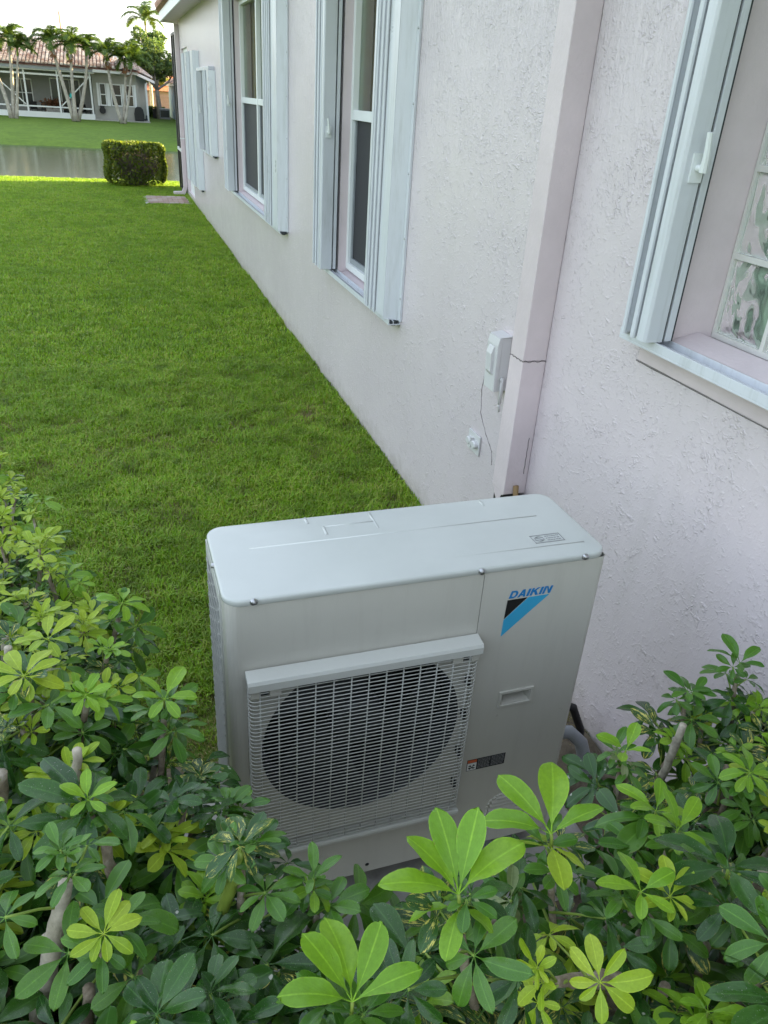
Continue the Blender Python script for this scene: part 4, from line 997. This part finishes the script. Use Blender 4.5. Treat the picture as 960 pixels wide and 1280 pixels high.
STUB = [(sh_, Vector((rs_.uniform(*bx), rs_.uniform(*by), z_+rs_.uniform(-.03, .04)))) for sh_, bx, by, z_, n__ in ((s6, (-.5, -.15), (.5, .95), .98, 7), (s5, (-.95, -.6), (.3, .6), 1.08, 6), (s3, (-1.95, -1.55), (.4, .8), 1.12, 5), (s2, (-1.9, -1.65), (.9, 1.4), 1.12, 4)) for _ in range(n__)]
SPECIAL = [(sh_, [tuple(p_-Vector((rs_.uniform(-.05, .05), rs_.uniform(-.05, .05), .30))), tuple(p_-Vector((rs_.uniform(-.02, .02), 0, .12))), tuple(p_)], [.0095, .0085, .0075], rs_.choice(('stem', 'pale_stem', 'stem'))) for sh_, p_ in STUB]+[  # bare woody stems that show between the leaves
 (s3, [(-1.76, .66, .55), (-1.735, .672, .80), (-1.715, .675, .98), (-1.68, .68, 1.10), (-1.655, .70, 1.19)], [.014, .0135, .0125, .012, .009], 'pale_stem'),
 (s3, [(-1.50, .70, .80), (-1.485, .71, .98), (-1.455, .70, 1.10), (-1.437, .706, 1.165)], [.010, .010, .009, .006], 'shoot'),
 (s4, [(-1.345, .66, .6), (-1.345, .69, .85), (-1.335, .70, .97), (-1.343, .675, 1.10)], [.013, .012, .010, .006], 'stem'),
 (s5, [(-.96, .47, .9), (-.975, .455, 1.04), (-1.00, .445, 1.10), (-1.06, .43, 1.15), (-1.12, .415, 1.20)], [.012, .0135, .012, .009, .006], 'stem'),
 (s5, [(-.62, .86, .5), (-.63, .87, .78), (-.66, .88, .90), (-.69, .86, .985)], [.015, .014, .012, .007], 'stem'),
 (s2, [(-1.80, .95, .8), (-1.785, .97, 1.02), (-1.77, .98, 1.12)], [.014, .013, .011], 'stem'),
 (s6, [(-.42, .80, .5), (-.44, .82, .78), (-.45, .83, .93)], [.013, .011, .010], 'stem'), (s6, [(-.36, .66, .6), (-.40, .66, .8), (-.42, .68, .95)], [.014, .012, .009], 'pale_stem')]
ALL = [s1, s2, s3, s4, s5, s6]
# which leaves the photograph's view can see: a coarse depth test picks the ones that become separate parts
GW, GH = 320, 427; zb_ = np.full((GH, GW), 1e9); recs = []
Rm = np.array([R_[:], U_[:], fw[:]]); Cm = np.array(CAM[:])
for si, sh in enumerate(ALL):
    for li, lf in enumerate(sh.leaves):
        P = np.concatenate([SAMP @ np.array(m.to_3x3()).T+np.array(m.translation) for m, _, _ in lf['lf']])
        c = (P-Cm) @ Rm.T; d = c[:, 2]; ok = d > .2
        u = ((480+CF*c[:, 0]/np.maximum(d, .2))/3).astype(int); v = ((640-CF*c[:, 1]/np.maximum(d, .2))/3).astype(int)
        ok &= (u >= 0) & (u < GW) & (v >= 0) & (v < GH); recs.append((si, li, u, v, d, ok))
        for i in np.nonzero(ok)[0]:
            for du in (-2, -1, 0, 1, 2):
                for dv in (-2, -1, 0, 1, 2):
                    a, b = v[i]+dv, u[i]+du
                    if 0 <= a < GH and 0 <= b < GW and d[i] < zb_[a, b]: zb_[a, b] = d[i]
score = {}
for si, li, u, v, d, ok in recs:
    vis = ok.copy(); vis[ok] = d[ok] < zb_[v[ok], u[ok]]+.025; score[(si, li)] = float(np.sum(vis/np.maximum(d, .3)**2))
for si, sh in enumerate(ALL):
    T = thing('schefflera_shrub', sh.label, 'shrub', tuple(sh.loc), 'schefflera shrubs of the hedge')
    for pts, rs in sh.branches:
        o = MB().tube([p-sh.loc for p in pts], rs, 7).build('branch', M['stem'] , T, smooth=True, fix=False)
    for ss, pts, rs, mk in SPECIAL:
        if ss is not sh: continue
        m = MB(); q = []; qr = []; rr_ = random.Random(int(pts[0][0]*1000))
        for (a, b), (ra, rb_) in zip(zip(pts, pts[1:]), zip(rs, rs[1:])):
            for i in range(6):
                t = i/6; q.append(Vector(a).lerp(Vector(b), t)-sh.loc+Vector((rr_.uniform(-.002, .002), rr_.uniform(-.002, .002), 0))); qr.append((ra+(rb_-ra)*t)*(1.16 if i == 3 else rr_.uniform(.9, 1.06)))
        q.append(Vector(pts[-1])-sh.loc); qr.append(rs[-1]); m.tube(q, qr, 10)
        for i in range(3, len(q)-2, 5):      # leaf scars and stubs
            a = rr_.uniform(0, 6.28); m.tube([q[i], q[i]+Vector((math.cos(a), math.sin(a), .5))*qr[i]*1.5], [qr[i]*.6, qr[i]*.35], 6)
        m.build('branch', M[mk], T, smooth=True, fix=False)
    order = sorted(range(len(sh.leaves)), key=lambda i: -score[(si, i)]); n_obj = 0; rest = []
    for i in order:
        lf = sh.leaves[i]
        if score[(si, i)] > 0 and n_obj+len(lf['lf']) <= 298:
            n_obj += len(lf['lf']); base = lf['base']
            pm_ = M['shoot'] if lf['lf'][0][1] in ('young', 'lime') else M['petiole']
            o = MB().tube([Vector(), lf['mid']-base, lf['hub']-base], [lf['rr']*1.3, lf['rr'], lf['rr']*1.15], 5).build('leaf', pm_, T, smooth=True, fix=False)
            o.location = base-sh.loc; inv = Matrix.Translation(-base)
            for m4, kd, sv in lf['lf']:
                c = put('leaflet', LM[(kd, sv)], o); c.matrix_basis = inv @ m4
        else: rest.append(lf)
    # everything behind and below, joined
    V, F, UVs, MI = [], [], [], []; off = 0
    fcache = {}
    for lf in rest:
        for m4, kd, sv in lf['lf']:
            me = LM[(kd, sv)]
            if (kd, sv) not in fcache: fcache[(kd, sv)] = ([tuple(p.vertices) for p in me.polygons], [tuple(d.uv) for d in me.uv_layers[0].data])
            f_, u_ = fcache[(kd, sv)]
            V.append(LV[(kd, sv)] @ np.array(m4.to_3x3()).T+np.array(m4.translation-sh.loc)); F += [tuple(off+i for i in f) for f in f_]; UVs += u_; MI += [KINDS_.index(kd)]*len(f_); off += len(me.vertices)
    me = bpy.data.meshes.new('foliage'); me.from_pydata(np.concatenate(V).tolist(), [], F)
    for kd in KINDS_: me.materials.append(LEAF[kd])
    me.polygons.foreach_set('material_index', MI); me.polygons.foreach_set('use_smooth', [True]*len(F))
    ul = me.uv_layers.new(name='UVMap'); ul.data.foreach_set('uv', np.array(UVs, dtype=np.float32).ravel())
    put('foliage', me, T)['kind'] = 'stuff'
    m = MB()
    for lf in rest: m.tube([lf['base']-sh.loc, lf['mid']-sh.loc, lf['hub']-sh.loc], [lf['rr']*1.3, lf['rr'], lf['rr']], 4, False)
    o = m.build('leaf_stalks', M['petiole'], T, smooth=True, fix=False); o['kind'] = 'stuff'
# bare earth under the hedge
sb = MB(); n_ = 40; vs = []
for i in range(n_+1):
    for j in range(n_+1):
        x_, y_ = -3.0+2.99*i/n_, -.8+3.6*j/n_
        vs.append((x_, y_, .006+.016*random.random()))
def soil_in(x, y): return x > -2.72-.10*math.sin(y*4) and ((x < -1.62-.25*max(0, y-1.3)+.10*math.sin(y*5) and y < 2.6) or y < 1.32+.08*math.sin(x*6) or (x > -.42 and y < 2.0+.1*math.sin(x*9)) or (x > -1.72 and y < 1.95))
o = sb.add(vs, [(i*(n_+1)+j, (i+1)*(n_+1)+j, (i+1)*(n_+1)+j+1, i*(n_+1)+j+1) for i in range(n_) for j in range(n_) if soil_in(vs[i*(n_+1)+j][0], vs[i*(n_+1)+j][1])]).build('soil', M['soil'], smooth=True, fix=False)
tag(o, 'bare grey brown soil under the hedge', kind='structure')

# ------------------------------------------------------------------ clipped bush by the lake
def leaf_cloud(pts, size, r, flat=.0):
    """small pointed leaves at points"""
    n = len(pts); P = np.asarray(pts); rs = np.random.RandomState(r)
    a = rs.normal(size=(n, 3)); a /= np.linalg.norm(a, axis=1)[:, None]; a[:, 2] *= (1-flat); b = rs.normal(size=(n, 3)); b -= a*np.sum(a*b, 1)[:, None]/np.maximum(np.sum(a*a, 1), 1e-6)[:, None]; b /= np.linalg.norm(b, axis=1)[:, None]
    s = size*rs.uniform(.6, 1.35, (n, 1)); m = MB()
    q = np.stack([P-a*s, P+b*s*.45, P+a*s, P-b*s*.45], 1).reshape(-1, 3)
    m.v = [tuple(x) for x in q.tolist()]; m.f = [(4*i, 4*i+1, 4*i+2, 4*i+3) for i in range(n)]; m.mi = [0]*n; return m
BC = (-.99, 19.98, 0); bt = thing('clipped_bush', 'small boxy clipped bush with twiggy bare face standing at the lake edge', 'bush', BC)
rs = np.random.RandomState(4); pts = []
while len(pts) < 9500:
    p = rs.uniform(-1, 1, 3); f = rs.randint(0, 6); 
    ax = f % 3; sg_ = 1 if f < 3 else -1
    if f == 5: continue
    dpt = abs(rs.normal(0, .07)); p[ax] = sg_*(1-dpt)
    if np.sum(np.abs(p)**5) > 1.25: continue
    x_, y_, z_ = p*np.array([.66, .45, .44])
    if p[1] < -.75:
        cen = math.hypot(p[0]*.95, (p[2]-.1)*.95)
        if rs.rand() > .22+1.1*max(0, cen-.45): continue
    lump = .04*math.sin(x_*9+y_*5)+.03*math.sin(z_*11+x_*4)
    pts.append((x_*(1+lump), y_*(1+lump), .46+z_*(1+lump)))
leaf_cloud(pts, .042, 5).build('foliage', M['hedgebox'], bt, fix=False)['kind'] = 'stuff'
m = MB(); rr_ = random.Random(5)
for i in range(150):
    a = rr_.uniform(0, 6.28); t = Vector((rr_.uniform(-.6, .6), rr_.uniform(-.47, .42), rr_.uniform(.35, .86))); b = Vector((rr_.uniform(-.1, .1), rr_.uniform(-.08, .08), -.04))
    k_ = b.lerp(t, .5)+Vector((rr_.uniform(-.08, .08), rr_.uniform(-.1, .05), -.04)); m.tube([b, k_, t], [.014, .009, .004], 5, False)
    for q_ in range(4):
        s_ = k_.lerp(t, rr_.random()); m.tube([s_, s_+Vector((rr_.uniform(-.18, .18), rr_.uniform(-.12, .12), rr_.uniform(0, .2)))], [.005, .002], 4, False)
m.build('stems', M['twig'], bt, smooth=True, fix=False)

# ------------------------------------------------------------------ palms, trees
def frond_mesh(seed, L, dry=False):
    r = random.Random(seed); m = MB(); arch = r.uniform(1.5, 2.3); pts = []; n = 14; ang = 1.0 if not dry else -.6; p = Vector((0, 0, 0))
    for i in range(n+1):
        pts.append(p.copy()); a = ang-arch*(i/n)**1.15; p = p+Vector((math.cos(a), 0, math.sin(a)))*(L/n)
    m.tube(pts, [.022*(1-.85*i/n) for i in range(n+1)], 4, False)
    for i in range(60):
        t = .10+.90*i/59; f = t*n; k = min(int(f), n-1); b = pts[k].lerp(pts[k+1], f-k); d = (pts[k+1]-pts[k]).normalized()
        ll = L*.34*math.sin(math.pi*min(1, .18+.75*t))*r.uniform(.85, 1.1)
        for s in (-1, 1):
            o = (d*.65+Vector((0, s*.9, .25+r.uniform(-.25, .15)))).normalized(); e1 = b+o*ll*.55; e2 = b+o*ll+Vector((0, 0, -.38*ll))
            w_ = d*.035
            m.add([b-w_*.5, b+w_*.5, e1+w_*.6, e1-w_*.6, e2], [(0, 1, 2, 3), (3, 2, 4)])
    return m.mesh('frond', M['palmdry' if dry else 'palm'], fix=False)
FRM = [frond_mesh(i, L) for i, L in enumerate((1.9, 1.75, 1.6, 1.85, 1.5))]; FRD = frond_mesh(9, 1.5, True)
def palm(label, base, mid, top, group, r0=.11, nf=11, s=1.0, dry=0, seed=0):
    r = random.Random(seed); T = thing('palm_tree', label, 'palm tree', base, group); B = Vector(base); b, c, t = Vector(), Vector(mid)-B, Vector(top)-B
    pts = []; 
    for i in range(11):
        u = i/10; pts.append(b*(1-u)**2+(c*2-(b+t)/2)*2*u*(1-u)+t*u*u)
    MB().tube(pts, [r0*(1.25-.55*i/10) if i else r0*1.6 for i in range(11)], 9).build('trunk', M['bark'], T, smooth=True)
    d = (pts[-1]-pts[-2]).normalized(); MB().tube([t, t+d*.25, t+d*.55], [r0*.72, r0*.8, r0*.3], 8).build('crown_shaft', M['shoot'], T, smooth=True)
    for i in range(nf):
        o = put('frond', FRM[r.randrange(5)], T); o.location = t+d*(.35+.015*i); o.scale = (s,)*3
        o.rotation_euler = Euler((r.uniform(-.15, .15), .55-1.0*(i/nf)+r.uniform(-.1, .1), i*2.4+r.uniform(-.3, .3)))
    for i in range(dry):
        o = put('dry_frond', FRD, T); o.location = t+d*.1; o.scale = (.6,)*3; o.rotation_euler = Euler((0, .9, r.uniform(0, 6.28)))
G1, G2, G3 = 'palms at the far house', 'palms at the far house', 'palms at the far house'
palm('leaning palm with its crown out at the left edge, left of the far porch', (-7.75, 64, -.55), (-8.2, 64.1, 1.8), (-9.0, 64.3, 3.6), G1, seed=1)
palm('taller upright palm of the left group, in front of the far porch window', (-7.62, 64.1, -.55), (-7.35, 64.1, 2.0), (-7.25, 64.1, 3.75), G1, seed=2)
palm('shorter palm of the left group with a small crown over the roof edge', (-7.42, 63.9, -.55), (-7.05, 63.9, 1.6), (-6.8, 63.9, 3.2), G1, .085, s=.8, seed=3)
palm('left leaning palm of the middle group before the porch', (-3.72, 64, -.5), (-4.28, 64, 2.3), (-4.55, 64, 3.75), G2, seed=4, dry=1)
palm('middle palm of the middle group, nearly upright trunk', (-3.6, 63.8, -.5), (-3.55, 63.8, 2.0), (-3.42, 63.8, 3.55), G2, seed=5, dry=1)
palm('right leaning palm of the middle group at the porch end post', (-3.48, 64.1, -.5), (-2.75, 64.1, 1.8), (-2.45, 64.1, 3.5), G2, seed=6, dry=0)
palm('curved palm leaning left before the far bay window', (-.52, 64, -.5), (-1.0, 64, 1.6), (-1.12, 64, 3.3), G3, seed=7, dry=2)
palm('upright palm in the right group with brown hanging fronds', (-.42, 64.2, -.5), (-.12, 64.2, 1.6), (.05, 64.2, 3.1), G3, .085, seed=8, dry=3)
palm('thin palm leaning right in the right group by the covered grill', (-.34, 63.9, -.5), (.15, 63.9, 1.5), (.42, 63.9, 2.95), G3, .08, s=.9, seed=9, dry=1)
palm('tall palm rising behind the feathery tree at the right', (2.6, 84, -.5), (2.6, 84, 4), (2.55, 84, 6.7), None, .14, 12, 1.25, seed=10)
def tree(name, label, base, h, clumps, mat, size, n, seed, limbs, group=None, r0=.2):
    T = thing(name, label, 'tree', base, group); rr_ = random.Random(seed); rs = np.random.RandomState(seed); m = MB()
    fork = Vector((rr_.uniform(-.1, .1), 0, h*.42)); m.tube([(0, 0, -.2), (.03, 0, h*.2), fork], [r0*1.4, r0, r0*.8], 9)
    for c in clumps[:limbs]:
        c_ = Vector(c[:3]); m.tube([fork, fork.lerp(c_, .5)+Vector((rr_.uniform(-.2, .2), rr_.uniform(-.2, .2), -.15)), c_], [r0*.6, r0*.4, r0*.12], 6)
    m.build('trunk', M['bark'], T, smooth=True)
    P = []; tot = sum(c[3]**2 for c in clumps)
    for c in clumps:
        k = int(n*c[3]**2/tot); d = rs.normal(size=(k, 3)); d /= np.linalg.norm(d, axis=1)[:, None]; rad_ = c[3]*rs.uniform(.35, 1.0, (k, 1))**.6
        q = np.array(c[:3])+d*rad_*np.array([1, 1, .75]); f = np.sin(q[:, 0]*5.1+q[:, 2]*3.3+seed)*np.sin(q[:, 1]*4.3+q[:, 2]*4.9); q = q[f > -.45]; P.append(q)
    P = np.concatenate(P); cm = leaf_cloud(P, size, seed+1); cm.build('crown', mat, T, fix=False)
    return T
rr_ = random.Random(8)
cl = [(rr_.uniform(-1.5, 1.9), rr_.uniform(-1.2, 1.2), rr_.uniform(3.3, 6.2), rr_.uniform(.55, .95)) for _ in range(26)]
tree('feathery_tree', 'grey green feathery tree with forked trunk right of the far house', (2.75, 76, -.5), 5.2, cl, M['tree'], .13, 15000, 3, 9)
cl = [(rr_.uniform(-1.8, 1.8), rr_.uniform(-1.2, 1.2), rr_.uniform(2.2, 4.4), rr_.uniform(.5, .9)) for _ in range(16)]
tree('yellow_leaved_tree', 'yellow green sunlit tree behind the feathery one beside the orange roof', (3.6, 92, -.5), 4.0, cl, M['tree2'], .16, 7000, 5, 6)
cl = [(rr_.uniform(-1.6, 1.6), rr_.uniform(-1, 1), rr_.uniform(2.4, 5.2), rr_.uniform(.5, .9)) for _ in range(14)]
tree('yellow_leaved_tree', 'sunlit yellow tree behind the left palms at the left edge', (-10.4, 80, -.5), 4.4, cl, M['tree2'], .16, 5000, 6, 6)

# ------------------------------------------------------------------ far house with its porch
FZ = -.47
F = thing('far_house', 'cream house across the lake with tiled hip roof and white framed screened porch', 'house', (0, 68, FZ))
fo = Vector((0, 68, FZ))
def fb(m, *a): return m
def FBox(x0, y0, z0, x1, y1, z1, m=None): return (m or MB()).box(x0, y0-68, z0-FZ, x1, y1-68, z1-FZ)
m = MB(); FBox(-20, 71.2, FZ, -2.3, 71.4, 2.7, m); m.build('porch_wall', M['farinner'], F)
m = MB(); FBox(-2.32, 68, FZ, .78, 68.2, 2.64, m); FBox(-2.32, 68.2, FZ, -2.12, 71.2, 2.64, m)
m.add([(.78, 0, 0), (1.62, 2.2, 0), (1.62, 2.2, 2.75), (.78, 0, 3.1)], [(0, 1, 2, 3)]); FBox(.9, 71, FZ, 1.6, 84, 2.2, m); FBox(-20, 71.4, FZ, .9, 84, 2.6, m)
m.build('wall', M['farwall'], F)
FBox(1.42, 68.4, FZ, 1.56, 68.6, 2.1).build('corner_post', M['white_alu'], F)
# porch floor curb, beams, posts, braces
pr = FBox(-20, 67.2, FZ-.1, -2.33, 67.35, -.12).build('porch_curb', M['white_alu'], F)
en = FBox(-20, 67.22, 2.2, -2.36, 67.32, 2.32).build('porch_frame', M['white_alu'], F)
for x_ in (-14.5, -11.7, -9.1, -6.85, -4.66, -2.44): FBox(x_-.055, 67.21, -.12, x_+.055, 67.33, 2.62).build('post', M['white_alu'], en)
FBox(-20, 67.23, .17, -2.4, 67.31, .26).build('rail', M['white_alu'], en)
for (a, za, b, zb2) in ((-9.0, 2.2, -6.95, .3), (-4.55, .3, -2.55, 2.2)):
    MB().tube([(a, -.73, za-FZ), (b, -.73, zb2-FZ)], .045, 6).build('brace', M['white_alu'], en)
FBox(-20, 67.0, 2.58, -2.1, 67.12, 2.78).build('gutter', M['plastic_grey'], F)
FBox(-20, 67.12, 2.5, -2.1, 71.2, 2.6).build('porch_ceiling', M['white_alu'], F)
def fwin(x0, x1, z0, z1, y, nm='window', rail=True, bars=1):
    t = .07; f = MB(); FBox(x0-t, y-.05, z0-t, x1+t, y, z0, f); FBox(x0-t, y-.05, z1, x1+t, y, z1+t, f); FBox(x0-t, y-.05, z0, x0, y, z1, f); FBox(x1, y-.05, z0, x1+t, y, z1, f)
    if rail: FBox(x0, y-.045, (z0+z1)/2-.03, x1, y, (z0+z1)/2+.03, f)
    for i in range(1, bars): xx = x0+(x1-x0)*i/bars; FBox(xx-.03, y-.044, z0, xx+.03, y, z1, f)
    w_ = f.build(nm, M['white_alu'], F); FBox(x0, y-.02, z0, x1, y-.012, z1).build('pane', M['fardark'], w_)
    return w_
fwin(-8.1, -6.75, .1, 1.85, 71.2, bars=2); fwin(-5.35, -3.35, FZ+.05, 2.0, 71.2, 'sliding_door', False, 3); fwin(-12.5, -10.5, FZ+.05, 2.0, 71.2, 'sliding_door', False, 2)
fwin(-1.80, -1.47, .54, 1.88, 68); fwin(-1.02, -.39, .54, 1.86, 68); fwin(.05, .47, .54, 1.85, 68)
m = MB()
for (a, b) in ((-2.05, -1.9), (-1.38, -1.14), (-.28, -.06), (.56, .72)): FBox(a, 67.93, .45, b, 67.995, 1.95, m)
m.build('shutters', M['white_alu'], F)
FBox(-2.35, 66.7, FZ-.05, 1.55, 68.0, FZ+.05).build('patio_slab', M['concrete'], F)
# roof: planes plus single barrel tiles
ev = [(-20.5, 66.95, 2.78), (1.2, 66.95, 2.78)]; RID = [(-20.5, 76, 4.75), (-3.1, 76, 4.6)]
m = MB(); A_ = lambda p: (p[0], p[1]-68, p[2]-FZ)
m.add([A_(p) for p in (ev[0], ev[1], RID[1], RID[0], (1.2, 85, 2.78), (-20.5, 85, 2.78))], [(0, 1, 2, 3), (1, 4, 2), (3, 2, 4, 5), (0, 5, 4, 1)])
m.add([A_(p) for p in ((-.2, 66.9, 2.80), (.85, 67.3, 2.72), (2.15, 69.6, 2.30), (2.15, 84, 2.3), (-.2, 76, 4.0))], [(0, 1, 4), (1, 2, 3, 4)])
m.build('roof', M['terracotta'], F, fix=False)
MB().add([A_(p) for p in ((-2.2, 66.9, 2.60), (.9, 67.1, 2.60), (.9, 67.1, 2.78), (-2.2, 66.9, 2.78))], [(0, 1, 2, 3)]).add([A_(p) for p in ((.9, 67.1, 2.56), (2.2, 69.4, 2.12), (2.2, 69.4, 2.30), (.9, 67.1, 2.76))], [(0, 1, 2, 3)]).add([A_(p) for p in ((.9, 67.1, 2.57), (2.2, 69.4, 2.13), (1.6, 70.2, 2.3), (.78, 68, 2.6))], [(0, 1, 2, 3)]).build('eave_board', M['white_alu'], F, fix=False)
tm = MB(); rr_ = random.Random(12)
def tiles(o, ux, uz, nu, nvv, w_, l_, ok):
    o, ux, uz = Vector(o), Vector(ux).normalized(), Vector(uz).normalized(); nn = ux.cross(uz).normalized()
    for j in range(nvv):
        for i in range(nu):
            p = o+ux*(i*w_)+uz*(j*l_)
            if not ok(p): continue
            h = w_*.42; p = p+nn*(.02+rr_.uniform(0, .015)); vs = []
            for (t, lift) in ((0, .10), (l_*1.05, 0)):
                for (a, b) in ((-.5, 0), (-.3, .7), (0, 1), (.3, .7), (.5, 0)): vs.append(p+ux*(a*w_*.92)+nn*(b*h+lift)+uz*t)
            tm.add([A_(v) for v in vs], [(k, k+1, k+6, k+5) for k in range(4)]+[(0, 1, 2, 3, 4)])
sl_ = Vector((0, 9.05, 1.9)).normalized()
tiles((-19, 66.95, 2.80), (1, 0, 0), sl_, 82, 27, .25, .34, lambda p: p.x < 1.1-(p.y-66.95)*(4.2/9.05))
hp = Vector((1.25, 2.3, -.42)).normalized()
tiles((-.1, 67.0, 2.86), (1.05, .35, 0), Vector((-.1, 8, 1.3)), 5, 12, .28, .34, lambda p: p.x > -.3)
tiles((.9, 67.3, 2.74), (1.25, 2.3, -.42), Vector((-1.6, 6.5, 1.4)), 9, 12, .28, .34, lambda p: True)
tm.build('roof_tiles', M['fartile'], F, fix=False)['kind'] = 'stuff'
m = MB(); FBox(-6.9, 72.0, 3.6, -6.4, 72.4, 4.05, m); FBox(-5.5, 71.6, 3.6, -5.1, 71.9, 3.98, m); m.build('roof_vent', M['terracotta'], F)
an = thing('roof_pole', 'thin reddish pole standing up behind the far house roof', 'pole', (-4.35, 77, 4.2)); MB().tube([(0, 0, 0), (-.02, 0, 2.55)], .06, 8).build('mast', M['terracotta'], an)
# things on the porch and patio
bq = thing('covered_grill', 'barbecue under a black cover on the far patio', 'grill', (.80, 67.3, FZ+.05))
m = MB(); m.prism([(-.33, 0), (.33, 0), (.36, .45), (.30, .80), (.16, .95), (-.10, .97), (-.26, .85), (-.35, .5)], -.25, .25, 'y'); m.build('cover', M['black'], bq, bevel=.06)
MB().tube([(.36, 0, .1), (.52, -.05, .12), (.52, -.05, .42)], [.07, .09, .05], 8).build('gas_bottle', M['fardark'], bq)
hr = thing('hose_reel', 'black round hose reel on the far house wall by the porch corner', 'hose reel', (-1.78, 67.9, .15)); MB().tube([(0, .09, 0), (0, -.10, 0)], .23, 16).build('drum', M['black'], hr); MB().box(-.16, -.02, .2, .16, .09, .3).build('bracket', M['black'], hr)
pw = thing('porch_planter', 'low grey planter wall box on the far porch', 'planter', (-5.2, 69.2, FZ)); MB().box(-.55, -.2, 0, .55, .2, .55).build('box', M['concrete'], pw, bevel=.01)
pl_ = thing('reddish_plant', 'bushy reddish leaved plant in the far porch planter', 'plant', (-5.25, 69.2, FZ+.55))
rs = np.random.RandomState(3); leaf_cloud(rs.normal(size=(420, 3))*np.array([.36, .16, .15])+np.array([0, 0, .30]), .10, 3).build('foliage', mat_foliage('red_leaves', [(0, (.10, .06, .03)), (1, (.30, .13, .07))], .2), pl_, fix=False)
MB().tube([(0, 0, 0), (.05, 0, .2), (-.1, 0, .35)], .02, 5).build('stem', M['twig'], pl_)
orn = thing('hanging_ornament', 'turquoise ornament hanging at the far porch screen', 'ornament', (-3.85, 67.1, 1.0)); MB().ball((0, 0, 0), .13, 10, 8, (.8, .5, 1.3)).build('body', pm('turquoise', (.02, .42, .40), .5), orn, smooth=True); MB().cyl((0, 0, .16), (0, 0, 1.2), .008, 4).build('cord', M['black'], orn)
def chair(x, y, lab, rz):
    c = thing('patio_chair', lab, 'chair', (x, y, FZ), 'dark patio chairs on the far porch', rz)
    MB().box(-.25, -.25, .40, .25, .25, .45).build('seat', M['black'], c); MB().box(-.25, .22, .45, .25, .26, .92).build('backrest', M['black'], c)
    for sx in (-.23, .23):
        for sy in (-.23, .23): MB().cyl((sx, sy, 0), (sx, sy, .4), .02, 6).build('leg', M['black'], c)
chair(-6.6, 69.6, 'dark patio chair under the far porch window, left one', .3); chair(-6.0, 69.5, 'dark patio chair nearest the planter on the far porch', -.4); chair(-3.0, 69.3, 'dark patio chair behind the porch end post on the right', .8); chair(-2.75+-1.0, 69.8, 'dark patio chair in front of the sliding door', -.6)
# neighbours behind on the right
GH_ = thing('orange_roof_house', 'pink house with orange tile roof and garage doors behind the far house', 'house', (9, 90, -.5))
MB().box(-7.0, 0, 0, 8, 9, 2.1).build('wall', pm('far_pink_wall', (.55, .36, .29), .8, .2), GH_)
for x_ in (-6.75, -5.45): MB().box(x_, -.04, 0, x_+1.05, 0, 1.55).build('garage_door', pm('far_tan_door', (.50, .30, .22), .7, .2), GH_)
MB().add([(-7.4, -.5, 2.05), (8.5, -.5, 2.05), (8.5, 9.5, 2.05), (-7.4, 9.5, 2.05), (-3, 4.5, 4.0), (4, 4.5, 4.0)], [(0, 1, 5, 4), (1, 2, 5), (2, 3, 4, 5), (3, 0, 4), (3, 2, 1, 0)]).build('roof', pm('orange_tiles', (.48, .17, .09), .8, .2, .3, 4), GH_)
BH = thing('blue_shade_house', 'light blue house wall past the far right corner, extended unseen to shade the far bank', 'house', (8.0, 50.3, -.5))
MB().box(-3.95, 0, -.8, 9, 31.7, 2.55).build('wall', pm('far_blue_wall', (.28, .40, .50), .8, .2), BH); MB().box(-4.2, -.3, 2.551, 9.3, 32, 2.75).build('eave', M['white_alu'], BH)
MB().add([(-4.3, -.4, 2.76), (9.4, -.4, 2.76), (9.4, 32.1, 2.76), (-4.3, 32.1, 2.76), (3.5, 4, 7.2), (3.5, 27, 7.2)], [(0, 1, 4), (1, 2, 5, 4), (2, 3, 5), (3, 0, 4, 5), (3, 2, 1, 0)]).build('roof', M['terracotta'], BH)  # house lengthened and roof raised out of view to shade the far bank
a2 = thing('far_condenser', 'grey square air conditioner condenser on the grass beyond the far house', 'air conditioner', (3.2, 76, -.45))
MB().box(-.42, -.35, .04, .42, .35, .72).build('body', M['plastic_grey'], a2, bevel=.03); MB().box(-.44, -.37, .73, .44, .37, .78).build('top', M['box'], a2, bevel=.02); MB().box(-.36, -.362, .12, .36, -.352, .64).build('grille', M['fardark'], a2); MB().box(-.46, -.4, -.06, .46, .4, .035).build('base', M['concrete'], a2)
a3 = thing('utility_cabinet', 'dark green box next to the grey condenser beyond the far house', 'cabinet', (2.55, 76.6, -.48)); MB().box(-.28, -.2, 0, .22, .3, .72).build('body', M['black'], a3, bevel=.02); MB().box(-.30, -.22, .73, .24, .32, .77).build('lid', M['fardark'], a3)
hg = thing('low_hedge', 'low dark clipped hedge between the far house and the orange roofed one', 'hedge', (2.6, 79, -.5))
rs = np.random.RandomState(9); q = rs.uniform(-1, 1, (2600, 3)); q[:, 2] = 1-np.abs(rs.normal(0, .25, 2600)); 
leaf_cloud(np.c_[q[:, 0]*.8, q[:, 1]*.5, np.clip(rs.uniform(0, 1, 2600)**.7, 0, 1)*.85], .09, 8).build('foliage', M['tree'], hg, fix=False)['kind'] = 'stuff'
MB().tube([(0, 0, 0), (0, 0, .6)], .05, 6).build('stem', M['twig'], hg)
